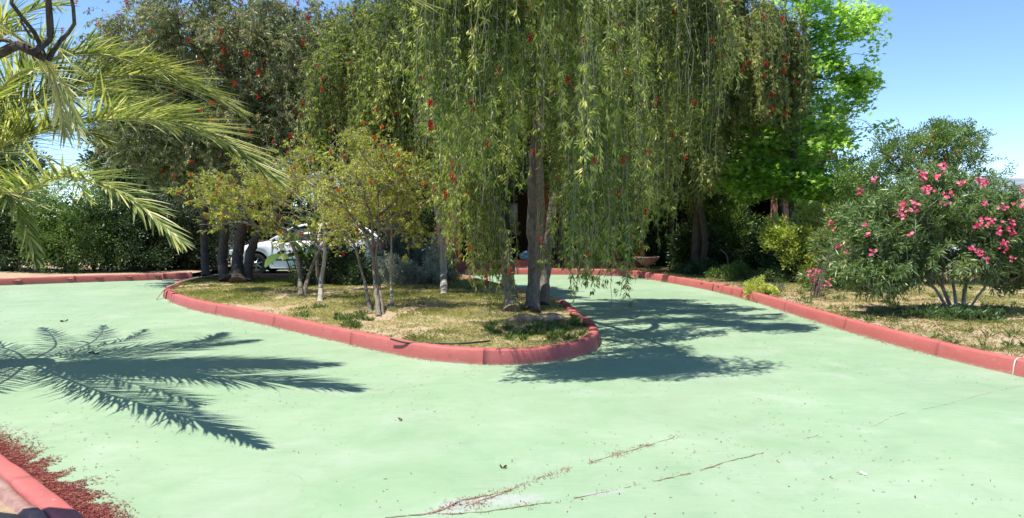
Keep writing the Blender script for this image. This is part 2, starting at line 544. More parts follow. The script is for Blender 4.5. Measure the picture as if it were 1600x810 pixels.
class Boxes:
    """prisms and boxes joined into one mesh (one part)"""

    def __init__(s):
        s.v, s.f = [], []

    def box(s, x0, y0, z0, x1, y1, z1):
        n = len(s.v)
        s.v += [(x0, y0, z0), (x1, y0, z0), (x1, y1, z0), (x0, y1, z0), (x0, y0, z1), (x1, y0, z1), (x1, y1, z1), (x0, y1, z1)]
        s.f += [(n, n + 3, n + 2, n + 1), (n + 4, n + 5, n + 6, n + 7), (n, n + 1, n + 5, n + 4), (n + 1, n + 2, n + 6, n + 5), (n + 2, n + 3, n + 7, n + 6), (n + 3, n, n + 4, n + 7)]
        return s

    def prism_y(s, poly, y0, y1):
        """poly of (x,z) convex, extruded along y"""
        n = len(s.v)
        k = len(poly)
        s.v += [(x, y0, z) for x, z in poly] + [(x, y1, z) for x, z in poly]
        s.f.append(tuple(range(n, n + k)))
        s.f.append(tuple(range(n + 2 * k - 1, n + k - 1, -1)))
        for i in range(k):
            j = (i + 1) % k
            s.f.append((n + j, n + i, n + k + i, n + k + j))
        return s

    def build(s, name, mat, parent=None, bevel=0.0, smooth=False):
        me = bpy.data.meshes.new(name)
        loc = np.array(parent.location) if parent is not None else np.zeros(3)
        me.from_pydata([tuple(np.array(v) - loc) for v in s.v], [], s.f)
        me.materials.append(mat)
        if smooth:
            for q in me.polygons:
                q.use_smooth = True
        o = bpy.data.objects.new(name, me)
        link(o, parent)
        if bevel:
            m = o.modifiers.new('bevel', 'BEVEL')
            m.width = bevel
            m.segments = 2
            m.limit_method = 'ANGLE'
        return o


def catmull(pts, step=0.1, closed=False):
    pts = np.asarray(pts, float)
    n = len(pts)
    out = []
    rng = range(n if closed else n - 1)
    for i in rng:
        if closed:
            p0, p1, p2, p3 = pts[(i - 1) % n], pts[i], pts[(i + 1) % n], pts[(i + 2) % n]
        else:
            p0, p1, p2, p3 = pts[max(i - 1, 0)], pts[i], pts[i + 1], pts[min(i + 2, n - 1)]
        m = max(2, int(np.linalg.norm(p2 - p1) / step))
        for k in range(m):
            u = k / m
            out.append(0.5 * ((2 * p1) + (-p0 + p2) * u + (2 * p0 - 5 * p1 + 4 * p2 - p3) * u * u + (-p0 + 3 * p1 - 3 * p2 + p3) * u ** 3))
    if not closed:
        out.append(pts[-1])
    return np.array(out)


def arclen(pts):
    return np.concatenate([[0], np.cumsum(np.linalg.norm(np.diff(pts, axis=0), axis=1))])


def resample(pts, s):
    a = arclen(pts)
    return np.stack([np.interp(s, a, pts[:, i]) for i in range(pts.shape[1])], -1)


def inside(poly, pts):
    x, y = pts[:, 0], pts[:, 1]
    c = np.zeros(len(pts), bool)
    n = len(poly)
    j = n - 1
    for i in range(n):
        xi, yi = poly[i][:2]
        xj, yj = poly[j][:2]
        if yi != yj:
            m = ((yi > y) != (yj > y)) & (x < (xj - xi) * (y - yi) / (yj - yi) + xi)
            c ^= m
        j = i
    return c


def vnoise(x, y, s, seed=0):
    """cheap smooth value noise"""
    r = np.random.default_rng(seed).random((64, 64))
    u, v = x / s + 17.3, y / s + 5.1
    iu, iv = np.floor(u).astype(int), np.floor(v).astype(int)
    fu, fv = u - iu, v - iv
    fu, fv = fu * fu * (3 - 2 * fu), fv * fv * (3 - 2 * fv)
    a = r[iu % 64, iv % 64]
    b = r[(iu + 1) % 64, iv % 64]
    c = r[iu % 64, (iv + 1) % 64]
    d = r[(iu + 1) % 64, (iv + 1) % 64]
    return (a * (1 - fu) + b * fu) * (1 - fv) + (c * (1 - fu) + d * fu) * fv


def flat(name, poly, z, mat, kind='structure', label=None):
    me = bpy.data.meshes.new(name)
    me.from_pydata([(float(p[0]), float(p[1]), z) for p in poly], [], [tuple(range(len(poly)))])
    me.materials.append(mat)
    me.validate()
    if me.polygons[0].normal.z < 0:
        me.flip_normals()
    o = bpy.data.objects.new(name, me)
    link(o)
    tag(o, label, None, None, kind)
    return o


# ------------------------------------------------------------------ the setting
flat('ground', [(-6000, -3000), (6000, -3000), (6000, 9000), (-6000, 9000)], -0.03, M['earth'], label='bare earth stretching to the horizon')

ISL = [G(255, 461)[:2], G(262, 470)[:2], G(300, 484)[:2], G(400, 505)[:2], G(520, 533)[:2], G(600, 551)[:2], G(660, 562)[:2], G(730, 569)[:2], G(810, 570)[:2], G(880, 563)[:2],
       G(925, 550)[:2], G(938, 535)[:2], G(930, 520)[:2], G(905, 502)[:2], (0.95, 13.6), (0.55, 14.7), (0.1, 16.0), (-0.5, 17.7), (-1.1, 19.3), (-1.6, 19.9), (-3.0, 20.0), (-5.0, 20.0), (-6.9, 19.9), (-7.7, 19.3), (-7.65, 17.8), (-7.35, 16.8)]
isl_out = catmull(ISL, 0.06, closed=True)
RK = [(5.9, 5.2), (5.32, 6.8), G(1600, 590)[:2], G(1500, 567)[:2], G(1400, 540)[:2], G(1310, 514)[:2], G(1200, 479)[:2], G(1150, 464)[:2], G(1100, 452.5)[:2], G(1050, 443)[:2], G(1000, 434.5)[:2], (2.9, 21.4), (1.5, 21.75), (0, 21.8), (-1.3, 21.7)]
rk = catmull(RK, 0.06)
LK = [(-16.0, 16.6), G(-60, 448)[:2], G(0, 446.5)[:2], G(120, 442)[:2], G(250, 437.8)[:2], (-8.35, 20.35)]
lk = catmull(LK, 0.06)
NK = [(-1.2, 2.9), (-1.65, 3.35), (-2.12, 3.80), (-3.12, 4.74), (-4.5, 5.9), (-6.0, 6.9), (-7.2, 8.3), (-8.3, 10.2), (-10.0, 11.6), (-12.5, 12.3)]
nk = catmull(NK, 0.06)

drive = [tuple(q) for q in rk[::12]] + [(-1.3, 23.6), (-8.4, 23.6), (-8.35, 20.35)] + [tuple(q) for q in lk[::-12]] + [(-16, 12.3)] + [tuple(q) for q in nk[::-12]] + [(-1.2, 2.0), (-3, -6), (9, -6), (9, 3)]
flat('driveway', drive, 0.0, M['drive'], label='green painted concrete drive')


def kerb_run(root, line, lens, inward, h=0.165, w=0.15, closed=False, skip=None, white=()):
    """poured kerb cut into blocks; 'inward' = +1 when the bed lies to the left of travel"""
    if closed:
        line = np.vstack([line, line[:1]])
    a = arclen(line)
    s = 0.0
    k = 0
    while s < a[-1] - 0.05:
        mid = resample(line, np.array([s]))[0]
        L = lens(mid)
        e = min(s + L, a[-1])
        if a[-1] - e < 0.08:
            e = a[-1]
        gap = 0.0 if L > 0.5 else 0.010
        n = max(3, int((e - s) / 0.09))
        ss = np.linspace(s + gap / 2, e - gap / 2, n)
        pts = resample(line, ss)
        t_ = nrm(resample(line, np.minimum(ss + 0.05, a[-1])) - resample(line, np.maximum(ss - 0.05, 0)))
        nv_ = np.stack([-t_[:, 1], t_[:, 0]], 1) * inward
        hh = h if L > 0.5 else h * (1 + random.uniform(-0.09, 0.09))
        off = 0.0 if L > .5 else random.uniform(-.012, .012)
        prof = np.array([(0.0, -0.05), (0.004, 0.03), (0.016, 0.09), (0.028, hh - 0.022), (0.036, hh - 0.007), (0.052, hh), (w - 0.03, hh + 0.002), (w - 0.008, hh - 0.008), (w, hh - 0.03), (w + 0.004, -0.05)])
        rings = []
        K = len(prof)
        for i in range(n):
            q = prof.copy()
            q[:, 0] += off
            q[3:9] += R.normal(size=(6, 2)) * (0.0022 if 0 < i < n - 1 and L > .5 or L < .5 else 0)
            if i in (0, n - 1) and L < 0.5:
                q[3:9, 1] -= 0.005
                q[1:5, 0] += 0.005
            rings.append(np.stack([pts[i, 0] + nv_[i, 0] * q[:, 0], pts[i, 1] + nv_[i, 1] * q[:, 0], q[:, 1]], 1))
        V = np.concatenate(rings)
        F = []
        for i in range(n - 1):
            for j in range(K - 1):
                F.append((i * K + j, i * K + j + 1, (i + 1) * K + j + 1, (i + 1) * K + j))
        V = np.vstack([V])
        me_f = [np.array(F)]
        capa = np.array([list(range(K))])
        capb = np.array([list(range((n - 1) * K + K - 1, (n - 1) * K - 1, -1))])
        me_f += [capa, capb]
        if skip is None or not skip(mid):
            o = mesh_np('kerb_block', V, me_f, M['kerb'], smooth=False, parent=root)
            k += 1
        s = e
    return k


def mkroot(name, label, loc=(0, 0, 0)):
    o = bpy.data.objects.new(name, None)
    o.location = loc
    link(o)
    return tag(o, label, None, None, 'structure')


def isl_len(m):
    if m[0] < -6.4 and m[1] < 17.5:
        return random.uniform(0.17, 0.26)
    if m[0] > 0.75 and m[1] < 14.0:
        return random.uniform(0.22, 0.34)
    return random.uniform(1.9, 2.4)


ik = mkroot('island_kerb', 'red painted kerb round the planted island', (0, 13, 0))
kerb_run(ik, isl_out, isl_len, +1, closed=True)
rkr = mkroot('garden_kerb', 'red painted kerb along the garden on the right', (4.6, 12, 0))
gapc = G(1178, 470)[:2]
kerb_run(rkr, rk, lambda m: random.uniform(1.8, 2.3) if m[1] < 14.5 or m[1] > 16.5 else 0.5, -1, skip=lambda m: abs(m[1] - gapc[1] + .2) < 0.3 and m[0] > 4)
lkr = mkroot('far_kerb', 'long red painted kerb in front of the dark hedge', (-10, 19, 0))
kerb_run(lkr, lk, lambda m: random.uniform(1.8, 2.3), +1)
nkr = mkroot('near_kerb', 'red kerb with chipped white back beside the fallen stamens', (-3, 4.7, 0))
NKROOT = nkr
kerb_run(nkr, nk, lambda m: random.uniform(0.9, 1.05), +1)
# chipped white strip on the bed side of the near kerb
wl_ = []
for q, tt in zip(nk[::2], np.gradient(nk, axis=0)[::2]):
    tt = tt / np.linalg.norm(tt)
    nn_ = np.array([-tt[1], tt[0]])
    wl_.append((q, nn_))
V, F = [], []
for i, (q, nn_) in enumerate(wl_):
    jit = R.normal() * 0.01
    for (o_, z_) in ((0.158, 0.05), (0.158, 0.15 + jit), (0.20, 0.145 + jit), (0.25, 0.05)):
        V.append((q[0] + nn_[0] * o_, q[1] + nn_[1] * o_, z_))
    if i:
        b_ = i * 4
        for j in range(3):
            F.append((b_ - 4 + j, b_ - 3 + j, b_ + 1 + j, b_ + j))
mesh_np('whitewashed_haunch', V, np.array(F), M['kerb_white'], parent=nkr)

# white joint on the right kerb near the frame edge
jp = G(1578, 586)[:2]
a_ = arclen(rk)
i_ = int(np.argmin(np.linalg.norm(rk - jp, axis=1)))
tq = nrm(rk[i_ + 1] - rk[i_ - 1])
nq = -np.array([-tq[1], tq[0]])
V = []
for o_, z_ in ((-0.004, 0.0), (0.010, 0.09), (0.022, 0.146), (0.05, 0.171), (0.10, 0.174), (0.15, 0.17)):
    for e_ in (-0.007, 0.007):
        jit = R.normal() * 0.004
        V.append((rk[i_][0] + nq[0] * o_ + tq[0] * (e_ + jit), rk[i_][1] + nq[1] * o_ + tq[1] * (e_ + jit), z_))
mesh_np('joint_mortar', V, np.array([(2 * k, 2 * k + 1, 2 * k + 3, 2 * k + 2) for k in range(5)]), M['mortar'], parent=rkr)


def soil_sheet(name, poly, zfun, label, step=0.25):
    poly = np.array(poly)
    x0, y0 = poly.min(0)
    x1, y1 = poly.max(0)
    nx, ny = int((x1 - x0) / step) + 2, int((y1 - y0) / step) + 2
    X, Y = np.meshgrid(np.linspace(x0, x1, nx), np.linspace(y0, y1, ny))
    pts = np.stack([X.ravel(), Y.ravel()], 1)
    z = zfun(pts[:, 0], pts[:, 1])
    idx = np.arange(nx * ny).reshape(ny, nx)
    f = np.stack([idx[:-1, :-1], idx[:-1, 1:], idx[1:, 1:], idx[1:, :-1]], -1).reshape(-1, 4)
    cen = pts[f].mean(1)
    f = f[inside(poly, cen)]
    o = mesh_np(name, np.column_stack([pts, z]), f, M['soil'], smooth=True)
    return tag(o, label, None, None, 'structure')


def inset(line, d, closed=True):
    t_ = nrm(np.gradient(line, axis=0))
    return line + np.stack([-t_[:, 1], t_[:, 0]], 1) * d


isl_in = inset(isl_out, 0.09)


def zi(x, y):
    return 0.085 + 0.035 * vnoise(x, y, 0.5, 3) + 0.02 * vnoise(x, y, 0.17, 4) + 0.05 * np.exp(-((x + 1.5) ** 2 / 6 + (y - 14) ** 2 / 8))


def zg(x, y):
    return 0.09 + 0.05 * vnoise(x, y, 0.7, 5) + 0.02 * vnoise(x, y, 0.2, 6)


soil_sheet('island_soil', isl_in[::3], zi, 'dry soil of the planted island', 0.12)
rk_in = inset(rk, -0.09)
gpoly = [tuple(q) for q in rk_in[::4]] + [(-1.3, 24.6), (12.8, 24.6), (12.8, 5.2)]
soil_sheet('garden_soil', gpoly, zg, 'dry garden soil beyond the right kerb', 0.16)
lk_in = inset(lk, 0.09)
soil_sheet('hedge_soil', [tuple(q) for q in lk_in[::6]] + [(-8.4, 26), (-17, 26)], zg, 'shaded soil under the dark hedge', 0.3)
nk_in = inset(nk, 0.13)
soil_sheet('palm_bed_soil', [tuple(q) for q in nk_in[::4]] + [(-12.5, 2.9)], zg, 'soil of the palm bed', 0.15)
flat('road', [(12.9, 2), (40, 2), (60, 60), (14.5, 60)], 0.05, M['road'], label='pale grey road beyond the lawn')

# mountains on the right
xs = np.linspace(900, 5200, 70)
V, F = [], []
for i, x in enumerate(xs):
    top = 60 + 175 * math.exp(-((x - 2750) / 900) ** 2) + 45 * math.sin(x * 0.004) + 16 * math.sin(x * 0.013 + 1) + 7 * math.sin(x * 0.037)
    top = max(top * min(1, (x - 900) / 1300), 3)
    for k, (f_, y_) in enumerate(((0, 3000), (0.45, 3350), (0.8, 3700), (1.0, 4000), (0.6, 4500))):
        V.append((x, y_ + 60 * math.sin(x * 0.01 + k), top * f_ + (8 * math.sin(x * 0.02 * (k + 1)) if 0 < k < 3 else 0) - (2 if k == 0 else 0)))
    if i:
        b = i * 5
        for k in range(4):
            F.append((b - 5 + k, b + k, b + k + 1, b - 4 + k))
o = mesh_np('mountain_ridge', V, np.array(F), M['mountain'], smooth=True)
tag(o, 'mountain ridge on the horizon with pale blue haze in its colour', None, None, 'structure')


# ------------------------------------------------------------------ cracks and debris on the drive
def crack(pix, w, name, label, mat, brk=.30):
    pts = np.array([G(a, b, 0.003) for a, b in pix])
    ln = catmull(pts, 0.04)
    ln[:, :2] += np.cumsum(R.normal(size=(len(ln), 2)), axis=0) * 0.0018 + R.normal(size=(len(ln), 2)) * 0.004
    t_ = nrm(np.gradient(ln[:, :2], axis=0))
    n_ = np.stack([-t_[:, 1], t_[:, 0]], 1)
    ww = w * np.clip(R.lognormal(0, 0.7, len(ln)), 0.25, 3.2)
    a = ln.copy()
    b = ln.copy()
    a[:, :2] += n_ * ww[:, None]
    b[:, :2] -= n_ * ww[:, None]
    V = np.stack([a, b], 1).reshape(-1, 3)
    i = np.arange(len(ln) - 1) * 2
    F = np.stack([i, i + 1, i + 3, i + 2], 1)
    F = F[vnoise(ln[:-1, 0] * 1.0, ln[:-1, 1], .16, 88) > brk]
    o = mesh_np(name, V, F, mat)
    tag(o, label, None, None, 'structure')
    return ln


M['crack'] = plain('crack_dirt', (0.20, 0.16, 0.10), 0.95, 0.1, vary=0.5, scale=60, bump=0.5)
M['crack2'] = plain('crack_pale_dirt', (0.36, 0.40, 0.30), 0.95, 0.1, vary=0.5, scale=60, bump=0.5)
k1 = crack([(640, 805), (745, 800), (830, 788), (880, 780), (950, 766), (1060, 742), (1130, 722), (1190, 707)], 0.003, 'pavement_crack', 'longer lower crack across the green drive', M['crack'])
k2 = crack([(700, 792), (770, 776), (860, 741), (930, 720), (960, 710), (1000, 698), (1060, 680)], 0.002, 'pavement_crack', 'shorter upper crack strewn with red stamens', M['crack'])
k3 = crack([(1190, 706), (1240, 690), (1290, 676), (1360, 664), (1410, 645), (1470, 632), (1540, 612), (1590, 600)], 0.0025, 'pavement_crack', 'faint pale crack running to the right kerb', M['crack2'], .5)
k4 = crack([(600, 809), (640, 805), (690, 797), (720, 782), (800, 766)], 0.004, 'pavement_crack', 'short crack above the worn concrete patch', M['crack'])

lv = Leaves()


def scatter_flat(lv, pts, z, L, W, vlo, vhi, lift=0.25):
    n = len(pts)
    pos = np.column_stack([pts, np.full(n, z) if np.isscalar(z) else z])
    th = R.uniform(0, 2 * np.pi, n)
    d = np.stack([np.cos(th), np.sin(th), R.normal(size=n) * lift], 1)
    side = np.stack([-np.sin(th), np.cos(th), R.normal(size=n) * lift], 1)
    lv.add(pos, d, R.uniform(*L, n), R.uniform(*W, n), R.uniform(vlo, vhi, n), side=side)


for ln, dens, sp in ((k1, 60, .02), (k2, 260, .03), (k3, 25, .02), (k4, 120, .03)):
    c_ = ln[R.integers(0, len(ln), dens * 2)][:, :2]
    nz = vnoise(c_[:, 0], c_[:, 1], 0.22, 9)
    c_ = c_[nz > 0.45] + R.normal(size=(int((nz > 0.45).sum()), 2)) * sp
    scatter_flat(lv, c_, 0.006, (0.008, 0.03), (0.002, 0.006), 0.4, 1.0)
for (a, b, s_, n_) in ((962, 711, .035, 70), (1010, 697, .03, 45), (745, 790, .05, 80), (885, 734, .02, 20), (862, 743, .02, 16), (825, 792, .03, 30), (925, 722, .03, 26)):
    c_ = G(a, b)[:2] + R.normal(size=(n_, 2)) * s_
    scatter_flat(lv, c_, 0.006, (0.008, 0.03), (0.002, 0.007), 0.5, 1.0)
o = lv.build('fallen_stamens', M['petal'])
tag(o, 'red bottlebrush stamens caught along the cracks', 'litter', None, 'stuff')

# heap of red stamens by the near kerb
lv = Leaves()
cum = arclen(nk)
s_ = R.uniform(0.3, 4.2, 42000)
q = resample(nk, s_)
tq_ = resample(nk, s_ + 0.05) - q
tq_ = nrm(tq_)
n_ = -np.stack([-tq_[:, 1], tq_[:, 0]], 1)
wid = 0.09 + 0.10 * np.interp(s_, [0, 1, 1.6, 2.6, 4, 6], [0.2, 0.6, 1.0, 1.3, 1.2, 0.6])
d_ = np.abs(R.normal(size=len(s_))) * wid * .62
nz = vnoise(q[:, 0] + n_[:, 0] * d_, q[:, 1] + n_[:, 1] * d_, 0.12, 12)
keep = nz > np.clip(d_ * 2.2 - .3, 0, 0.9)
qq = (q + n_ * d_[:, None])[keep]
dd = d_[keep]
scatter_flat(lv, qq, 0.005 + np.clip(0.17 - dd, 0, 0.14) * R.uniform(0, 0.3, len(dd)), (0.015, 0.045), (0.003, 0.008), 0.0, 1.0, 0.1)
o = lv.build('stamen_drift', M['petal'])
tag(o, 'drift of dark red fallen stamens against the near kerb', 'litter', None, 'stuff')

# loose leaves and specks on the drive
lv = Leaves()
n = 20000
pts = np.column_stack([R.uniform(-12, 6, n), R.uniform(4, 21, n)])
pts = pts[inside(drive, pts) & ~inside(isl_out, pts)]
den = vnoise(pts[:, 0], pts[:, 1], 1.3, 21)
pts = pts[den > R.uniform(.3, .8, len(den))]
scatter_flat(lv, pts, 0.005, (0.008, 0.034), (0.003, 0.010), 0, 0.7)
for ln, inw, s0, s1, cnt, wid, zz0 in ((rk, -1, 1.5, 22, 2600, .045, .004), (isl_out, 1, 1, 16, 1300, .035, .004), (lk, 1, 2, 12, 900, .06, .004)):
    s_ = R.uniform(s0, s1, cnt)
    q = resample(ln, s_)
    tq_ = nrm(resample(ln, s_ + 0.05) - q)
    n_ = -np.stack([-tq_[:, 1], tq_[:, 0]], 1) * inw
    d_ = np.abs(R.normal(size=cnt)) * wid
    nz = vnoise(q[:, 0], q[:, 1], 0.5, 31)
    kp = nz > 0.4
    scatter_flat(lv, (q + n_ * d_[:, None])[kp], 0.006, (0.012, 0.04), (0.004, 0.012), 0, 1.0, 0.4)
o = lv.build('leaf_litter', M['litter'])
tag(o, 'dry leaf litter scattered over the green drive and along the kerbs', 'litter', None, 'stuff')

# a few single dead leaves and scraps one can point to
def scrap(px, py, size, mat, label, cat='leaf', name='dead_leaf'):
    g_ = G(px, py)
    lf = Leaves()
    m_ = 5
    th = R.uniform(0, 6.28, m_)
    pos = np.tile(g_ + np.array([0, 0, 0.008]), (m_, 1)) + R.normal(size=(m_, 3)) * np.array([1, 1, 0.1]) * size * 0.25
    lf.add(pos, np.stack([np.cos(th), np.sin(th), R.uniform(0, 0.5, m_)], 1), size, size * 0.5, R.uniform(0, .6, m_))
    o = lf.build(name, mat, loc=g_)
    tag(o, label, cat, 'scraps lying on the drive')


scrap(147, 553, 0.05, M['litter'], 'small curled dead leaf on the drive, above the palm shadow tips')
scrap(102, 503, 0.06, M['litter'], 'dark dead leaf on the drive nearest the island tip')
scrap(785, 733, 0.04, M['litter'], 'small red brown crumpled leaf above the upper crack')
scrap(625, 657, 0.035, M['litter'], 'single dead leaf on bare green paint below the island')
M['paper'] = plain('white_scrap', (0.7, 0.7, 0.68), 0.8)
g_ = G(1347, 742)
tb = Leaves()
tb.add(np.tile(g_ + np.array([0, 0, .006]), (4, 1)), np.array([(1, .2, .1), (-1, .3, .2), (.8, -.5, .1), (.2, 1, .3)]), 0.03, 0.018, 0.5)
o = tb.build('paper_scrap', M['paper'], loc=g_)
tag(o, 'tiny white paper scrap on the drive at lower right', 'litter')


# ------------------------------------------------------------------ grass and ground cover
def grass(name, poly, zf, n, hfun, vfun, label, mat, clump=0.35, W=(0.004, 0.009)):
    poly = np.array(poly)
    x0, y0 = poly.min(0)
    x1, y1 = poly.max(0)
    pts = np.column_stack([R.uniform(x0, x1, n), R.uniform(y0, y1, n)])
    # blades gather in tufts
    cen = np.column_stack([R.uniform(x0, x1, n // 9), R.uniform(y0, y1, n // 9)])
    k = R.random(n) < 0.6
    pts[k] = cen[R.integers(0, len(cen), int(k.sum()))] + R.normal(size=(int(k.sum()), 2)) * 0.035
    pts = pts[inside(poly, pts)]
    m = 0.5 * vnoise(pts[:, 0], pts[:, 1], 0.9, 41) + 0.5 * vnoise(pts[:, 0], pts[:, 1], 0.22, 42)
    pts = pts[m > clump * R.uniform(0.6, 1.3, len(m))]
    z = zf(pts[:, 0], pts[:, 1])
    nn2 = len(pts)
    d = np.column_stack([R.normal(size=(nn2, 2)) * 0.75, np.full(nn2, 1.0)])
    lv = Leaves()
    lv.add(np.column_stack([pts, z]), d, hfun(pts) * R.uniform(0.5, 1.4, nn2), R.uniform(*W, nn2), vfun(pts) + R.normal(size=nn2) * 0.16, droop=0.25)
    o = lv.build(name, mat)
    return tag(o, label, 'grass', None, 'stuff')


def gv_i(p):
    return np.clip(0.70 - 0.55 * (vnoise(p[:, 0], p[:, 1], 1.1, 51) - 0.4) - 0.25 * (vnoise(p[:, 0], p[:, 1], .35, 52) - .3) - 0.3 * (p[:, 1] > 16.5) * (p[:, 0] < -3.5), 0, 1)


def gh_i(p):
    return 0.035 + 0.04 * vnoise(p[:, 0], p[:, 1], 0.8, 53)


near_i = [q for q in inset(isl_out, 0.15)[::4]]
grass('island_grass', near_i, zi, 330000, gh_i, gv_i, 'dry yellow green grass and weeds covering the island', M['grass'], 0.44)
gp2 = [tuple(q) for q in inset(rk, -0.16)[::6]] + [(8, 24), (12.7, 24), (12.7, 5.2)]


def gv_g(p):
    lawn = 1 / (1 + np.exp(-(p[:, 0] - 6.3) * 1.6))
    return np.clip(0.40 + 0.2 * lawn + 0.5 * (vnoise(p[:, 0], p[:, 1], 0.9, 54) - 0.5), 0, 1)


grass('garden_grass', gp2, zg, 420000, lambda p: 0.035 + 0.04 * vnoise(p[:, 0], p[:, 1], 0.8, 55), gv_g, 'dry lawn of the garden beyond the right kerb', M['grass'], 0.42)
# dead leaf cover in the garden under the shrubs
lv = Leaves()
n = 34000
pts = np.column_stack([R.uniform(2.5, 9.5, n), R.uniform(6, 23.5, n)])
pts = pts[inside(gp2, pts)]
near = np.min(np.linalg.norm(pts[:, None, :] - rk[::12][None], axis=2), axis=1)
pts = pts[(near < R.exponential(0.9, len(pts)) + .1) & (vnoise(pts[:, 0], pts[:, 1], .3, 60) > .35)]
scatter_flat(lv, pts, zg(pts[:, 0], pts[:, 1]) + R.uniform(0.0, 0.05, len(pts)), (0.03, 0.08), (0.01, 0.022), 0, 1, 0.5)
pts = np.column_stack([R.uniform(-7.5, 1.4, 5000), R.uniform(8.6, 19.5, 5000)])
pts = pts[inside(near_i, pts)]
pts = pts[vnoise(pts[:, 0], pts[:, 1], .5, 61) > .55]
scatter_flat(lv, pts, zi(pts[:, 0], pts[:, 1]) + R.uniform(0.0, 0.03, len(pts)), (0.02, 0.06), (0.006, 0.014), 0, 1, 0.5)
o = lv.build('dead_leaf_cover', M['litter'])
tag(o, 'fallen brown leaves lying in the grass of both beds', 'litter', None, 'stuff')
# low green weeds
lv = Leaves()


def rosette(c, r, n, L, lvv, up=0.6, W=0.22, v=(0, 1)):
    th = R.uniform(0, 6.283, n)
    el = R.uniform(0.1, up, n)
    d = np.stack([np.cos(th) * np.cos(el), np.sin(th) * np.cos(el), np.sin(el)], 1)
    pos = np.tile(c, (n, 1)) + d * r * R.random(n)[:, None]
    lvv.add(pos, d, L * R.uniform(0.6, 1.3, n), L * W, R.uniform(*v, n))


for (a, b) in ((560, 503), (545, 508), (552, 498), (500, 485), (870, 520), (855, 512), (890, 508), (835, 525), (800, 528), (905, 500), (560, 470), (690, 455), (740, 462), (470, 495), (650, 480), (780, 520), (885, 530)):
    for _ in range(7):
        q = G(a + R.normal() * 14, b + R.normal() * 4, 0.1)
        if inside(near_i, q[None, :2])[0]:
            rosette(q + np.array([0, 0, 0.01]), 0.05, 60, 0.07, lv, 1.2)
for _ in range(160):
    q = np.array([R.uniform(4.8, 8.5), R.uniform(8, 21), 0.12])
    if inside(gp2, q[None, :2])[0]:
        rosette(q, 0.06, 30, 0.07, lv, 1.2)
o = lv.build('weeds', M['weed'])
tag(o, 'low green weeds growing among the dry grass', 'weeds', None, 'stuff')


# ------------------------------------------------------------------ skeletons for trees
def skeleton(trunks, targets, tipr=0.006, power=0.5, sag=0.0, seg=0.35):
    """trunks: list of polylines (world). targets joined to the nearest wood. Returns nodes, parent, n-descendants"""
    nodes, par, fixed = [], [], []
    for tr in trunks:
        tr = np.asarray(tr, float)
        a = arclen(tr)
        pts = resample(tr, np.linspace(0, a[-1], max(3, int(a[-1] / 0.25))))
        for i, p_ in enumerate(pts):
            nodes.append(p_)
            par.append(len(nodes) - 2 if i else -1)
            fixed.append(True)
    top = np.mean([tr[-1] for tr in trunks], axis=0)
    order = np.argsort([np.linalg.norm(q - top) for q in targets])
    tips = []
    for k in order:
        q = targets[k]
        N = np.array(nodes)
        d = np.linalg.norm(N - q, axis=1) + np.maximum(0, N[:, 2] - q[2] + 0.15) * 1.6
        h_ok = N[:, 2] > (max(tr[0][2] for tr in trunks) + 0.35)
        d[~h_ok] += 5
        j = int(np.argmin(d))
        p0 = N[j]
        L = np.linalg.norm(q - p0)
        m = max(1, int(L / seg))
        perp = R.normal(size=3) * L * 0.06
        prev = j
        for i in range(1, m + 1):
            u = i / m
            pt = p0 * (1 - u) + q * u + perp * math.sin(math.pi * u) + np.array([0, 0, 1]) * L * 0.12 * math.sin(math.pi * u)
            nodes.append(pt)
            par.append(prev)
            fixed.append(False)
            prev = len(nodes) - 1
        tips.append(prev)
    nodes = np.array(nodes)
    cnt = np.zeros(len(nodes))
    cnt[tips] = 1
    for i in range(len(nodes) - 1, -1, -1):
        cnt[i] = max(cnt[i], 1)
        if par[i] >= 0:
            cnt[par[i]] += cnt[i] if True else 0
    return nodes, par, cnt, fixed, np.array(tips)


def wood(sk, mat, root, trunks, trunk_r, tipr=0.006, maxr=None):
    nodes, par, cnt, fixed, tips = sk
    tb = Tubes()
    for tr, (r0, r1) in zip(trunks, trunk_r):
        tr = catmull(np.asarray(tr, float), 0.12)
        n = len(tr)
        tr[1:-1] += R.normal(size=(n - 2, 3)) * r0 * 0.08
        rr = np.linspace(r0, r1, n)
        rr[:3] *= np.array([1.45, 1.2, 1.07])[:min(3, n)]
        tb.add(tr, rr, 10, bumpy=0.05)
    o = tb.build('trunk', mat, root)
    lb = Tubes()
    rad = tipr * np.sqrt(cnt)
    if maxr:
        rad = np.minimum(rad, maxr)
    # chains
    kids = {}
    for i, p_ in enumerate(par):
        if p_ >= 0 and not fixed[i]:
            kids.setdefault(p_, []).append(i)
    starts = [(p_, k) for p_, ks in kids.items() for k in (ks if fixed[p_] else [])]
    stack = list(starts)
    while stack:
        p_, k = stack.pop()
        chain = [p_, k]
        while k in kids:
            ks = sorted(kids[k], key=lambda q: -cnt[q])
            for e in ks[1:]:
                stack.append((k, e))
            k = ks[0]
            chain.append(k)
        rr = rad[chain].copy()
        rr[0] = rr[1]
        lb.add(nodes[chain], rr, 5, cap=False)
    if lb.V:
        lb.build('limbs', mat, root)['kind'] = 'stuff'
    return o


def in_ellipsoids(n, ells, rng=None):
    """random points in the union of ellipsoids (cx,cy,cz,rx,ry,rz,weight), more towards the shell"""
    w = np.array([e[6] for e in ells], float)
    k = R.choice(len(ells), n, p=w / w.sum())
    E = np.array([e[:6] for e in ells])[k]
    d = nrm(R.normal(size=(n, 3)))
    r = R.random(n) ** 0.42
    return E[:, :3] + d * r[:, None] * E[:, 3:6]


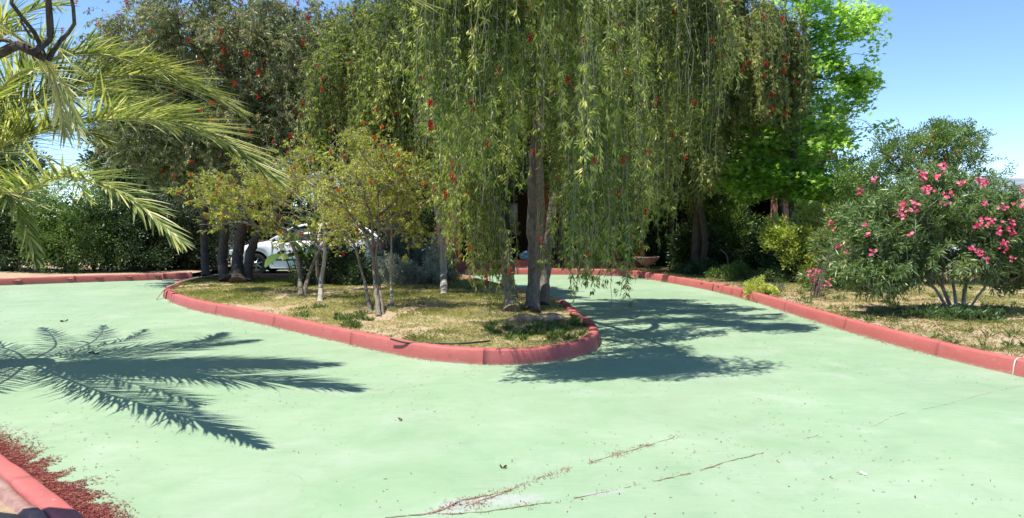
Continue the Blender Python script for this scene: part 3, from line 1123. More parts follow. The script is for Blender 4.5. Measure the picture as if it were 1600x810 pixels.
def brush_mesh(name, mat, L=0.10, Rr=0.03, n=46):
    """bottlebrush bloom: stamens all round a short axis"""
    lv_ = Leaves()
    z = R.uniform(-L / 2, L / 2, n)
    th = R.uniform(0, 6.283, n)
    d = np.stack([np.cos(th), np.sin(th), R.uniform(-0.1, 0.5, n)], 1)
    lv_.add(np.stack([np.zeros(n), np.zeros(n), z], 1), d, Rr * R.uniform(.8, 1.2, n), 0.012, R.uniform(0, 1, n))
    o = lv_.build(name, mat, loc=(0, 0, 0))
    me = o.data
    bpy.data.objects.remove(o)
    return me


BR = [brush_mesh('flower', M['redflower']), brush_mesh('flower', M['redflower'], .08, .035), brush_mesh('flower', M['brownflower'], .10, .02, 30), brush_mesh('flower', M['orangeflower'], .07, .03)]


def blooms(root, pts, kinds, scale=1.0, name='flower'):
    for q in pts:
        o = bpy.data.objects.new(name, BR[random.choice(kinds)])
        link(o, root)
        o.location = tuple(float(v) for v in (np.array(q) - np.array(root.location)))
        o.rotation_euler = (random.uniform(-0.6, 0.6), random.uniform(-0.6, 0.6), random.uniform(0, 6))
        s = scale * random.uniform(0.75, 1.25)
        o.scale = (s, s, s)


def near_surface(st, n, cell=22, push=.12):
    px = 800 + st[:, 0] / st[:, 1] * FPX
    py = 340 - (st[:, 2] - CAM_H) / st[:, 1] * FPX
    best = {}
    for i in range(len(st)):
        if -20 < px[i] < 1620 and -30 < py[i] < 520:
            key = (int(px[i] // cell), int(py[i] // cell))
            if key not in best or st[i, 1] < st[best[key], 1]:
                best[key] = i
    ids = list(best.values())
    random.shuffle(ids)
    q = st[ids[:n]].copy()
    q[:, 1] -= push
    return q + R.normal(size=q.shape) * .05


def strands(lv, tw, start, out, L, spacing, leafL, leafW, vbase, spread=0.55, bend=0.25, wig=0.02, bare=0.0, stem=True, down=0.92):
    """hanging leafy shoots: from start, first outward then down"""
    for i in range(len(start)):
        n = max(4, int(L[i] / spacing))
        s = (np.arange(n) + R.random(n) * 0.6) * spacing
        a = bend * R.uniform(0.7, 1.5)
        h = a * (1 - np.exp(-s / a))
        dn = (s - h) * down
        w1, w2 = R.uniform(0, 6.28, 2)
        wg = np.stack([np.sin(s * 5 + w1), np.cos(s * 4 + w2), np.zeros(n)], 1) * wig * R.uniform(.5, 2.2) * np.minimum(1, s / 0.4)[:, None]
        pos = start[i] + out[i] * h[:, None] + np.array([0, 0, -1.0]) * dn[:, None] + wg
        tan = nrm(np.gradient(pos, axis=0))
        k = s > bare * L[i] * R.random()
        perp = R.normal(size=(n, 3))
        perp -= tan * (perp * tan).sum(1, keepdims=True)
        perp = nrm(perp)
        # leaves come in bursts so that the strand reads as tufts
        burst = 0.5 + 0.5 * np.sin(s * R.uniform(9, 26) + w1 + 1.5 * np.sin(s * 3 + w2))
        full = R.choice([.08, .5, .8, 1.0], p=[.12, .25, .33, .30])
        k &= (R.random(n) < full * (0.15 + 0.6 * burst ** 1.4))
        if k.sum() < 2:
            k[:2] = True
        sp = spread * R.uniform(.55, 1.25)
        d = tan * (1 - sp * 0.45) + perp * sp * R.uniform(.4, 1.3, (n, 1))
        tipb = np.clip((s / L[i]), 0, 1)
        lv.add(pos[k], d[k], (leafL * R.uniform(0.7, 1.25, n))[k], leafW, (vbase[i] + R.normal(size=n) * 0.16 + 0.12 * (burst - .5) + 0.22 * (tipb > 0.82))[k])
        if stem and full > .3:
            nt = int(L[i] / .17)
            if nt:
                j = R.integers(0, n, nt)
                rad = nrm(np.stack([R.normal(size=nt), R.normal(size=nt), R.normal(size=nt) * .3], 1))
                tips_ = pos[j] + rad * R.uniform(.02, .07, (nt, 1)) + np.array([0, 0, -.02])
                q_ = np.repeat(np.arange(nt), 7)
                dd_ = rad[q_] * R.uniform(.1, .8, (len(q_), 1)) + np.array([0, 0, -.75]) + R.normal(size=(len(q_), 3)) * .38
                lv.add(tips_[q_] + R.normal(size=(len(q_), 3)) * .012, dd_, leafL * R.uniform(.6, 1.1, len(q_)), leafW, vbase[i] + .1 + (R.normal(size=nt) * .18)[q_] + R.normal(size=len(q_)) * .1)
        if stem and n > 6:
            st = pos[::max(2, n // 8)]
            tw.add(st, 0.0032, 3, cap=False)


# ------------------------------------------------------------------ main weeping bottlebrush on the island
def outward(pts, c, rng=0.6):
    d = pts - np.array(c)
    d[:, 2] = np.abs(d[:, 2]) * 0.2
    d = nrm(d + R.normal(size=d.shape) * rng)
    d[:, 2] = np.abs(d[:, 2]) * 0.5
    return nrm(d)


def weeping_tree(name, label, trunks, tr_r, ells, ntar, nstr, mat, bark, zend, leafL=0.085, leafW=0.011, spacing=0.0145, c=(0, 0), nflower=60, flow=(0, 1, 0, 2), extra=None, group=None, flower_scale=1.0, fl_where=None, Lmax=4.2, front=None):
    base = np.array(trunks[0][0])
    root = thing(name, base, label, 'tree', group)
    tg = in_ellipsoids(ntar, ells)
    sk = skeleton(trunks, tg)
    wood(sk, bark, root, trunks, tr_r)
    nodes, par, cnt, fixed, tips = sk
    tp = nodes[tips]
    lv, tw = Leaves(), Tubes()
    ncl = max(30, nstr // 11)
    cc = tp[R.integers(0, len(tp), ncl)] + R.normal(size=(ncl, 3)) * .12
    cdir = outward(cc.copy(), (*c, np.mean([e[2] for e in ells])), .5)
    czl = R.uniform(0.4, 1.0, ncl) ** .7
    k = R.integers(0, ncl, nstr)
    st = cc[k] + R.normal(size=(nstr, 3)) * np.array([.10, .10, .22])
    cen = (*c, np.mean([e[2] for e in ells]))
    out = nrm(cdir[k] + R.normal(size=(nstr, 3)) * .18)
    ze = zend(cc)[k]
    L = np.clip(st[:, 2] - ze, 0.25, Lmax) * czl[k] * R.uniform(0.8, 1.05, nstr)
    L = np.maximum(L, .3)
    if extra is not None:
        es, el = extra
        st = np.vstack([st, es])
        out = np.vstack([out, outward(es.copy(), cen, 0.3) * 0.5])
        L = np.concatenate([L, el])
    vb = 0.34 + 0.42 * (vnoise(st[:, 0] * 3 + st[:, 1], st[:, 2] * 3, 1.1, 71) - 0.4) + R.normal(size=len(st)) * 0.08
    vb[:nstr] += (R.normal(size=ncl) * .16)[k]  # clump tones imitate sunlit and shaded clumps
    strands(lv, tw, st, out, L, spacing, leafL, leafW, vb, spread=.72, bend=.4)
    # short upright shoots that fill the head
    kk = R.integers(0, len(tp), nstr // 2)
    st2 = tp[kk] + R.normal(size=(len(kk), 3)) * 0.12
    strands(lv, tw, st2, outward(st2.copy(), cen, 1.0), R.uniform(0.25, 0.6, len(kk)), spacing * .9, leafL, leafW, np.full(len(kk), 0.5), spread=.7, bend=0.8, stem=False)
    lv.build('crown', mat, root)
    tw.build('hanging_twigs', M['twig'], root)['kind'] = 'stuff'
    # blooms near strand ends
    idx = R.integers(0, len(st), nflower)
    fp = st[idx] + out[idx] * 0.2 - np.array([0, 0, 1]) * (L[idx] * R.uniform(0.1, 0.9, nflower))[:, None]
    # the ones facing the lane are the ones that show
    allp = np.concatenate([st + out * .3 - np.array([0, 0, 1]) * (L * u_)[:, None] for u_ in (.1, .4, .7)])
    blooms(root, near_surface(allp, nflower), flow, flower_scale)
    return root


tA = [[G(800, 492, 0.1), P(795, 440, 12.75), P(788, 380, 12.6), P(768, 300, 12.3), P(745, 200, 11.5), P(740, 90, 10.4), P(780, -80, 9.4)],
      [G(831, 489, 0.1), P(833, 420, 13.0), P(831, 330, 13.1), P(834, 240, 13.1), P(850, 120, 13.0), P(860, 0, 13.0)],
      [G(848, 484, 0.1) + np.array([0, .25, 0]), P(852, 430, 13.5), P(860, 350, 13.6), P(878, 260, 13.8), P(915, 130, 14), P(950, 20, 14.2)],
      [G(833, 489, 0.1) + np.array([0.02, -.08, 0]), P(838, 430, 12.7), P(845, 340, 12.3), P(842, 220, 11.5), P(850, 80, 10.3), P(850, -90, 9.0)]]
ellA = [(1.1, 13.0, 4.8, 1.6, 1.6, .9, 5), (0.15, 8.1, 4.8, 1.1, .42, .4, 2.0), (1.6, 11.3, 4.8, 1.2, .9, .6, 2.0), (-.2, 12.2, 5.6, 1.0, 1.5, .7, 1.6), (.2, 10.6, 5.0, .8, .5, .5, .8)]


def zendA(st):
    px = 800 + st[:, 0] / st[:, 1] * FPX
    z = np.where(px < 690, 2.3, np.where(px < 800, 0.75, np.where(px < 872, 2.1, np.where(px < 990, .8, 1.3))))
    return z + np.abs(R.normal(size=len(st))) * 0.45


ex = []
exl = []
for (a, b0, b1, Y, m) in ((912, 80, 488, 8.6, 16), (903, 60, 470, 8.9, 12), (965, 200, 505, 8.7, 7), (925, 150, 440, 9.2, 8), (880, 200, 430, 10, 8), (958, 150, 440, 8.9, 5), (780, 150, 478, 10.2, 18), (772, 120, 455, 10.4, 12), (768, 120, 500, 10.8, 4), (745, 100, 430, 10.2, 12), (868, 200, 450, 12.2, 9), (885, 150, 400, 10.5, 9), (862, 200, 470, 12.6, 3), (735, 150, 440, 11.5, 9),
                          (930, 80, 420, 10, 14), (985, 100, 400, 10.5, 14), (940, 220, 450, 9.5, 4), (705, 20, 380, 10.6, 14), (720, 20, 300, 10.2, 12), (800, 0, 320, 9.0, 12), (860, 0, 270, 9.2, 10), (750, 0, 330, 9.0, 12), (895, 0, 330, 9.2, 12), (735, 0, 390, 9.8, 12),
                          (760, 180, 430, 13.5, 16), (725, 200, 425, 14, 14), (900, 180, 430, 14, 18), (930, 200, 420, 14.5, 18), (965, 180, 420, 14.5, 16), (990, 160, 430, 13.8, 14), (885, 200, 410, 13.4, 12), (820, 120, 300, 10.5, 8), (1005, 120, 410, 13, 10), (1030, 120, 390, 13.5, 9), (1050, 60, 330, 13, 9), (850, 100, 290, 10, 8), (1020, 0, 250, 11.5, 9)):
    for _ in range(int(m * 1.1)):
        q0 = P(a + R.normal() * 12, b0 + R.normal() * 30, Y + R.normal() * .15)
        q1 = P(a, b1 + R.normal() * 14 - abs(R.normal()) * 32, Y)
        ex.append(q0)
        exl.append(max(0.3, (q0[2] - q1[2]) * 1.17))
A = weeping_tree('weeping_bottlebrush_tree', 'large weeping bottlebrush with three grey trunks at the rounded end of the island', tA, [(0.115, 0.05), (0.105, 0.05), (0.10, 0.045), (0.075, 0.03)],
                 ellA, 260, 1500, M['weep'], M['bark_grey'], zendA, c=(0.7, 11.8), nflower=80, extra=(np.array(ex), np.array(exl)), leafL=0.078, leafW=0.016, spacing=0.0125)

# pale thin one behind it
tC = [[G(694, 466, 0.1), P(693, 420, 16.0), P(690, 370, 16), P(680, 310, 16), P(672, 260, 16), P(665, 180, 16), P(650, 90, 16), P(640, 10, 16)]]
ellC = [(-2.2, 16.2, 5.2, 1.4, 1.5, 1.5, 3), (-1.3, 16.0, 4.6, 1.0, 1.2, 1.0, 2), (-2.5, 16.2, 3.6, .9, 1.0, .6, 1)]
weeping_tree('weeping_bottlebrush_tree', 'slender weeping bottlebrush with a pale trunk beside the silvery shrub', tC, [(0.075, 0.035)], ellC, 200, 2700, M['weep'], M['bark_pale'],
             lambda st: 1.35 + np.abs(R.normal(size=len(st))) * 0.6, c=(-2, 16), nflower=55, leafL=0.10, leafW=0.018, spacing=0.016)

# the one beyond the drive on the right
tB = [[(5.0, 21.2, 0.1), P(1088, 380, 21.2), P(1092, 280, 21.1), P(1100, 160, 21), P(1110, 60, 20.9), P(1115, -20, 20.8)],
      [(5.15, 21.1, 0.1), P(1100, 360, 21.0), P(1075, 250, 20.8), P(1050, 140, 20.5), P(1040, 40, 20.3)]]
ellB = [(3.2, 20.6, 3.8, 1.1, 1.0, .8, .9), (4.8, 20.4, 3.2, 1.2, .9, .6, .9), (5.3, 20.6, 6.3, 2.1, 1.9, 1.5, 3), (4.1, 19.8, 5.5, 1.4, 1.3, 1.4, 1.8), (6.3, 20.3, 5.9, 1.0, 1.2, 1.2, 1.5), (4.9, 18.3, 5.5, 1.2, .9, .9, 1.5), (4.8, 20.2, 4.1, 1.5, 1.2, .9, 1.3)]


def zendB(st):
    px = 800 + st[:, 0] / st[:, 1] * FPX
    return np.where(px < 1110, .7, 2.6) + np.abs(R.normal(size=len(st))) * 0.6


weeping_tree('weeping_bottlebrush_tree', 'tall weeping bottlebrush hanging over the far garden kerb', tB, [(0.13, 0.05), (0.1, 0.04)], ellB, 300, 3300, M['weep_dark'], M['bark_dark'], zendB,
             c=(5, 20.5), nflower=85, flow=(0, 1, 2, 0), leafL=0.12, leafW=0.023, spacing=0.019, flower_scale=1.3)

# ------------------------------------------------------------------ broad upright bottlebrush on the left
tD = [[G(372, 445, 0.1), P(372, 400, 18.5), P(385, 330, 18.5), P(420, 230, 18.6), P(450, 120, 18.7), P(460, 20, 18.7)],
      [G(352, 443, 0.1), P(348, 400, 18.6), P(350, 340, 18.7), P(335, 240, 18.8), P(315, 130, 19), P(300, 40, 19)],
      [G(385, 443, 0.1), P(395, 385, 18.4), P(430, 330, 18.2), P(490, 250, 18), P(520, 150, 18)]]
ellD = [(-6.6, 18.8, 5.6, 2.6, 1.8, 1.7, 4), (-8.6, 19.0, 5.2, 1.4, 1.4, 1.6, 2), (-4.7, 18.3, 4.9, 1.3, 1.3, 1.7, 2.2), (-6.6, 18.5, 3.7, 2.9, 1.3, 1.0, 3), (-4.2, 18.4, 3.4, 1.2, 1.1, .9, 1.3)]
base = tD[0][0]
root = thing('bottlebrush_tree', base, 'broad dusty green bottlebrush tree with a thick forked dark trunk before the white car', 'tree')
tg = in_ellipsoids(600, ellD)
sk = skeleton(tD, tg)
wood(sk, M['bark_dark'], root, tD, [(0.15, 0.05), (0.125, 0.045), (0.12, 0.045)])
tp = sk[0][sk[4]]
lv, tw = Leaves(), Tubes()
k = R.integers(0, len(tp), 8500)
st = tp[k] + R.normal(size=(8500, 3)) * 0.17
cen = (-6.6, 18.8, 4.8)
up = outward(st.copy(), cen, 0.7)
L = R.uniform(0.25, 0.7, 8500)
L[R.random(8500) < 0.12] += 0.8
vb = 0.42 + 0.4 * (vnoise(st[:, 0] * 2 + st[:, 1], st[:, 2] * 2, 1.0, 77) - 0.45) + R.normal(size=8500) * 0.14
strands(lv, tw, st, up, L, 0.017, 0.10, 0.025, vb, spread=.8, bend=0.5)
lv.build('crown', M['bottle'], root)
tw.build('twigs', M['twig'], root)['kind'] = 'stuff'
idx = R.integers(0, len(st), 150)
fp = st[idx] + up[idx] * 0.35
fp[:, 1] -= 0.2
blooms(root, near_surface(st + up * .4, 120, 15, .3), (0, 1, 2, 2), 1.35)

# slim grey trunk standing left of it
tS = [[G(322, 437, 0.1), P(320, 400, 19.6), P(318, 350, 19.6), P(322, 300, 19.6), P(310, 240, 19.6), P(290, 170, 19.6)]]
root = thing('bottlebrush_tree', tS[0][0], 'slim bottlebrush with a straight dark grey trunk at the island tip', 'tree')
ellS = [(-8.3, 19.6, 4.4, 1.3, 1.0, 1.0, 2), (-7.9, 19.4, 3.0, 1.0, .8, .6, 1)]
sk = skeleton(tS, in_ellipsoids(110, ellS))
wood(sk, M['bark_dark'], root, tS, [(0.105, 0.05)])
tp = sk[0][sk[4]]
lv, tw = Leaves(), Tubes()
st = tp[R.integers(0, len(tp), 1800)] + R.normal(size=(1800, 3)) * 0.18
up = outward(st.copy(), (-8.2, 19.6, 3.8), 0.8)
strands(lv, tw, st, up, R.uniform(0.3, 1.0, 1800), 0.018, 0.10, 0.021, np.clip(R.normal(.42, .15, 1800), 0, 1), spread=.75, bend=0.45)
lv.build('crown', M['bottle'], root)
tw.build('twigs', M['twig'], root)['kind'] = 'stuff'
blooms(root, st[:26] + np.array([0, -.3, 0]), (0, 1, 2), 1.2)


# ------------------------------------------------------------------ young yellow-green bottlebrush trees on the island
def young(label, trunks, rr, ells, ntar, nst, mat, bark, nf, leafL=0.06, leafW=0.0155, spacing=0.015, fl=(3, 0, 3), Lr=(0.15, 0.55), spread=0.8, name='young_bottlebrush_tree', vm=.42, fs=.9):
    root = thing(name, trunks[0][0], label, 'tree', 'young trees on the island')
    sk = skeleton(trunks, in_ellipsoids(ntar, ells), seg=0.2)
    wood(sk, bark, root, trunks, rr, tipr=0.004)
    tp = sk[0][sk[4]]
    lv, tw = Leaves(), Tubes()
    nst = int(nst * .85)
    wt_ = R.random(len(tp)) ** 2.2
    st = tp[R.choice(len(tp), nst, p=wt_ / wt_.sum())] + R.normal(size=(nst, 3)) * 0.08
    c_ = np.mean([e[:3] for e in ells], axis=0)
    up = nrm(outward(st.copy(), c_, 0.9) + np.array([0, 0, .35]))
    strands(lv, tw, st, up, R.uniform(*Lr, nst), spacing, leafL, leafW, np.clip(R.normal(vm, .17, nst), 0, 1), spread=spread, bend=0.5)
    lv.build('crown', mat, root)
    tw.build('twigs', M['twig'], root)['kind'] = 'stuff'
    if nf:
        i_ = R.integers(0, nst, nf)
        blooms(root, near_surface(st + up * .15, nf, 12), fl, fs)
    return root


def pe(px, py, Y, rx, ry, rz, w):
    q = P(px, py, Y)
    return (q[0], q[1], q[2], rx, ry, rz, w)


young('young bottlebrush with one pale straight trunk and a yellow green head', [[G(500, 477, .1), P(502, 440, 14.1), P(507, 400, 14.1), P(506, 350, 14.1), P(500, 310, 14.1), P(495, 270, 14.1)]], [(0.05, 0.02)],
      [pe(495, 262, 14.1, .75, .7, .6, 2), pe(560, 250, 14.3, .5, .5, .5, 1), pe(430, 262, 14.3, .6, .5, .55, 1), pe(480, 222, 14.3, .3, .3, .3, .5), pe(545, 228, 14.3, .25, .25, .35, .4), pe(450, 320, 14.2, .5, .5, .45, 1), pe(510, 345, 14.1, .5, .5, .4, 1.2), pe(460, 365, 14.2, .35, .4, .3, .8)], 150, 620, M['olive'], M['bark_pale'], 22)
young('three stemmed young tree with mottled stems in the middle of the island', [[G(592, 498, .1), P(586, 440, 12.5), P(583, 380, 12.5), P(578, 330, 12.4), P(555, 290, 12.3)],
                                                                                   [G(579, 494, .1), P(572, 450, 12.7), P(560, 405, 12.8), P(552, 380, 12.8), P(525, 345, 12.8)],
                                                                                   [G(598, 495, .1), P(592, 440, 12.6), P(587, 400, 12.5), P(592, 365, 12.5), P(590, 300, 12.5)],
                                                                                   [P(583, 400, 12.5), P(570, 365, 12.4), P(548, 335, 12.4), P(532, 320, 12.3)]], [(0.042, 0.015), (0.036, 0.014), (0.032, 0.013), (.022, .01)],
      [pe(585, 260, 12.5, .5, .55, .5, 2), pe(535, 300, 12.5, .5, .5, .42, 2), pe(625, 310, 12.6, .3, .4, .35, .8), pe(560, 340, 12.8, .5, .4, .35, .9), pe(620, 265, 12.6, .45, .5, .45, 1), pe(605, 225, 12.5, .2, .2, .3, .3), pe(660, 320, 12.7, .25, .3, .4, .6), pe(640, 360, 12.7, .25, .3, .3, .6), pe(550, 370, 12.8, .3, .3, .25, .6)], 170, 760, M['olive'], M['bark_grey'], 20)
young('short young tree with a bare grey stem beside the three stemmed one', [[G(611, 487, .1), P(611, 450, 13.2), P(611, 410, 13.2), P(612, 370, 13.2), P(610, 330, 13.2)]], [(0.028, 0.01)],
      [pe(612, 320, 13.2, .4, .4, .45, 1)], 40, 240, M['olive'], M['bark_pale'], 5)
young('forked young bottlebrush leaning from under the dark shrubs', [[G(470, 466, .1), P(468, 430, 15.2), P(462, 395, 15.2), P(440, 350, 15.2), P(415, 310, 15.2)],
                                                                      [G(474, 464, .1), P(484, 425, 15.4), P(500, 390, 15.4), P(518, 362, 15.4), P(530, 330, 15.4)]], [(0.05, 0.02), (0.045, 0.018)],
      [pe(375, 305, 15.3, .9, .6, .45, 2.2), pe(420, 345, 15.3, .4, .4, .3, .8), pe(350, 345, 15.5, .5, .4, .25, .7), pe(440, 290, 15.3, .6, .6, .55, 1.5), pe(530, 320, 15.4, .5, .5, .4, 1), pe(330, 300, 15.6, .6, .5, .35, 1)], 150, 1000, M['olive'], M['bark_grey'], 40, vm=.38, leafL=.07)

# big light leaves of a small broadleaf tree behind
tr = [[(-4.2, 16.9, 0.1), (-4.25, 16.9, 1.4), P(495, 250, 16.9)]]
root = thing('broadleaf_sapling', tr[0][0], 'sapling with large drooping pale green leaves above the yellow green trees', 'tree')
tb = Tubes().add(catmull(tr[0], .2), np.linspace(.05, .02, len(catmull(tr[0], .2))), 8)
tb.build('trunk', M['bark_grey'], root)
lf_shape = np.array([(0.5, 0), (0, 0), (0.25, .13), (0.55, .15), (.85, .07), (1, 0), (.85, -.07), (.55, -.15), (.25, -.13)])


def leaf_mesh(name, shape, mat, v=0.5, bendz=-0.25):
    """one real leaf with a curved blade, lying along +x"""
    V, F = [], []
    xs_ = np.linspace(0, 1, 6)
    for x in xs_:
        w = 0.16 * math.sin(math.pi * min(1, x * 0.93 + 0.04)) ** 0.8 if shape == 'lance' else 0.22 * math.sin(math.pi * min(1, x * .95 + .03)) ** .6
        zc = bendz * x * x
        V += [(x, -w, zc + 0.35 * w), (x, 0, zc), (x, w, zc + 0.35 * w)]
    for i in range(5):
        b_ = 3 * i
        F += [(b_, b_ + 1, b_ + 4, b_ + 3), (b_ + 1, b_ + 2, b_ + 5, b_ + 4)]
    o = mesh_np(name, V, np.array(F), mat, np.full(len(F), v), smooth=True, loc=(0, 0, 0))
    me = o.data
    bpy.data.objects.remove(o)
    return me


def put_leaf(me, root, at, size, az, el, roll=0.0, name='leaf'):
    o = bpy.data.objects.new(name, me)
    link(o, root)
    o.location = tuple(float(v) for v in (np.array(at) - np.array(root.location)))
    o.rotation_euler = (roll, -el, az)
    o.scale = (size, size, size)
    return o


LM = [leaf_mesh('leaf', 'lance', M['lime'], v_, b_) for v_, b_ in ((.1, -.2), (.3, -.4), (.45, -.3), (.2, -.5))]
for i in range(75):
    c_ = P(495 + R.normal() * 20, 236 + R.normal() * 10, 16.9 + R.normal() * .25)
    put_leaf(random.choice(LM), root, c_, random.uniform(.2, .32), random.uniform(0, 6.28), random.uniform(-.5, .5), random.uniform(-.6, .6))

# big paddle leaves (bird of paradise) before the car
root = thing('bird_of_paradise_plant', (-4.45, 17.0, 0.1), 'bird of paradise clump with big dark paddle leaves in front of the white car', 'plant')
SM = [leaf_mesh('leaf', 'paddle', M['strel'], v_, b_) for v_, b_ in ((.2, -.3), (.6, -.15), (.9, -.45), (.4, -.6))]
tb = Tubes()
for i in range(15):
    az = random.uniform(0, 6.28)
    b_ = np.array([-4.45 + random.uniform(-.4, .4), 17.0 + random.uniform(-.3, .3), .1])
    hgt = random.uniform(.5, 1.35)
    tp_ = b_ + np.array([math.cos(az) * .35, math.sin(az) * .3, hgt])
    tb.add(catmull([b_, (b_ + tp_) / 2 + np.array([0, 0, .1]), tp_], .12), 0.015, 5)
    put_leaf(random.choice(SM), root, tp_, random.uniform(.45, .7), az, random.uniform(.1, 1.2), random.uniform(-.5, .5))
tb.build('stalks', M['strel'], root)


# ------------------------------------------------------------------ shrubs
def shrub(name, label, base, ells, n, L, W, mat, cat='shrub', stems=8, bark=None, v=(.0, 1.0), up=0.4, nclump=None, clr=.12, group=None, hang=0.0, vm=None, stem_r=.012, base_r=.12, core=0):
    base = np.array(base, float)
    root = thing(name, base, label, cat, group)
    nclump = nclump or max(20, n // 60)
    cl = in_ellipsoids(nclump, ells)
    cl = cl[cl[:, 2] > base[2] + .02]
    tb = Tubes()
    pick = R.integers(0, len(cl), stems)
    for j in pick:
        b_ = base + np.array([R.normal() * base_r, R.normal() * base_r, -0.02])
        q = cl[j]
        m_ = (b_ + q) / 2 + np.array([0, 0, .18 * np.linalg.norm(q - b_)]) + R.normal(size=3) * .05
        ln = catmull([b_, m_, q], .15)
        tb.add(ln, np.linspace(stem_r * R.uniform(.8, 1.5), stem_r * .35, len(ln)), 6)
    tb.build('stems', bark or M['bark_dark'], root)
    lv = Leaves()
    k = R.integers(0, len(cl), n)
    d = nrm(R.normal(size=(n, 3)))
    pos = cl[k] + d * (R.random(n) ** .6)[:, None] * clr
    pos[:, 2] = np.maximum(pos[:, 2], base[2] + .01)
    cen = np.mean([e[:3] for e in ells], axis=0)
    o_ = nrm(cl[k] - cen)
    dd = nrm(d + o_ * .6 + np.array([0, 0, up - hang]))
    cv = R.normal(size=len(cl)) * .16
    lv.add(pos, dd, R.uniform(.7, 1.3, n) * L, W, (vm if vm is not None else .5) + cv[k] + R.normal(size=n) * .17, droop=.1)
    if core:  # larger dark inner leaves put the shade of the interior into colour
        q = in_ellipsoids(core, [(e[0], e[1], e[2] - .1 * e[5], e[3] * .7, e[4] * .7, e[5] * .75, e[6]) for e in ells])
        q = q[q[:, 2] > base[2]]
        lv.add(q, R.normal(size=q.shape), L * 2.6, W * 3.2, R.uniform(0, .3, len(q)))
    lv.build('foliage', mat, root)
    return root, cl


def el(px, py, Y, rx, ry, rz, w=1):
    return pe(px, py, Y, rx, ry, rz, w)


# silvery shrub group on the island
shrub('silver_shrub', 'low silvery leaved shrub on the island in front of the dusky one', G(645, 452, .1), [el(640, 432, 17.2, .75, .5, .35, 2), el(615, 425, 17.3, .4, .4, .4, 1)], 9000, .055, .014, M['silver'], stems=26, nclump=220, clr=.08, up=.9, stem_r=.006)
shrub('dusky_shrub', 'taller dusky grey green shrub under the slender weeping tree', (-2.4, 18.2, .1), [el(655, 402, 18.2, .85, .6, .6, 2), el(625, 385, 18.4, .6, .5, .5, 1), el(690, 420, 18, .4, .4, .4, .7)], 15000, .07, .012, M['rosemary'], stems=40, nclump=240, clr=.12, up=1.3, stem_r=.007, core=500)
shrub('silver_shrub', 'pale twiggy sage bush beside the pale tree trunk', (-1.75, 17.0, .1), [el(682, 415, 17, .3, .3, .35, 1)], 1800, .07, .012, M['silver'], stems=18, nclump=60, clr=.1, up=1.1, stem_r=.005)
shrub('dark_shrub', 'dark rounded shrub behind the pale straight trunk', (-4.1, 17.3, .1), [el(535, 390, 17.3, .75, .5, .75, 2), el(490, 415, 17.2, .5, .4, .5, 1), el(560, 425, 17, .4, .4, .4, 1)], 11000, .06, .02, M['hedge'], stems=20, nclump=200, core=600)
for i, (a, b) in enumerate(((668, 446), (712, 447), (676, 452))):
    shrub('weed_tuft', ('pale green weed tuft at the foot of the silvery shrub', 'upright pale weed tuft left of the island kerb', 'small bright weed tuft nearest the pale trunk')[i], G(a, b, .1), [el(a, b - 8, G(a, b)[1], .18, .15, .16)], 500, .06, .016, M['lime'], 'weed', stems=5, nclump=20, clr=.06, stem_r=.004)

# dark hedge behind the far kerb
hedge_specs = []
hx = -17.2
i = 0
hlab = ['dense dark hedge shrub %s' % s for s in ('hidden behind the lowest palm fronds', 'under the drooping palm fronds', 'with a bright leafy top below the palm', 'with pale glints below the longest low frond', 'right of the pale leaved hedge shrub', 'before the grey neighbouring wall')]
for i, (a, top, Y, w) in enumerate(((-110, 300, 21.3, 1.9), (10, 290, 21.6, 1.6), (110, 285, 21.3, 1.7), (185, 295, 21.4, 1.2), (245, 305, 22.2, 1.0), (305, 310, 22.6, 1.0))):
    zt = P(a, top, Y)[2]
    x = P(a, 400, Y)[0]
    mt = M['hedge'] if i < 4 else M['cypress']
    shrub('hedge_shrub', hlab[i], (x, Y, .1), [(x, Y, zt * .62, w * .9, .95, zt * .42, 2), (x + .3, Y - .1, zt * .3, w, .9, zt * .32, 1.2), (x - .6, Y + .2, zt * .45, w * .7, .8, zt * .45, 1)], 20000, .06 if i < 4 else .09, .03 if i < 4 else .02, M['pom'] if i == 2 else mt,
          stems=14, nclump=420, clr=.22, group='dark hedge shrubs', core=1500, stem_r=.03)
# dark mass behind the car and between the trees
for i, (x, Y, zt, w, lab) in enumerate(((-10.2, 24.6, 2.9, 1.5, 'dark shrub behind the bonnet of the white car'), (-7.6, 25.0, 3.2, 1.6, 'tall dark shrub behind the middle of the white car'), (-5.2, 25.2, 3.3, 1.5, 'dark shrub between the white car and the house'), (-3.2, 24.6, 2.7, 1.0, 'dark shrub at the left corner of the house'))):
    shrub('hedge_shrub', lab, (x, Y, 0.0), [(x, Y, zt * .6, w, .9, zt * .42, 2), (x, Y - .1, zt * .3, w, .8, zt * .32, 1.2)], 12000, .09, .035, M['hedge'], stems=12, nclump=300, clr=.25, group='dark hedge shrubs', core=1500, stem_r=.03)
# far trees on the left horizon
for i, (a, Y, zt, w, lab) in enumerate(((-60, 30, 6.0, 3.0, 'dark tree beyond the hedge at the far left'), (215, 32, 6.2, 2.4, 'dark tree beyond the hedge above the grey wall'), (560, 30, 9.5, 3.0, 'dark tree far behind between the two left trees'), (400, 31, 9.0, 3.2, 'tall dark tree far behind the forked bottlebrush'))):
    x = P(a, 300, Y)[0]
    shrub('background_tree', lab, (x, Y, 0), [(x, Y, zt * .62, w, w * .8, zt * .36, 1)], 15000, .16, .075, M['bottle'] if i > 1 else M['hedge'], 'tree', stems=9, nclump=260, clr=.4, stem_r=.07, core=700)

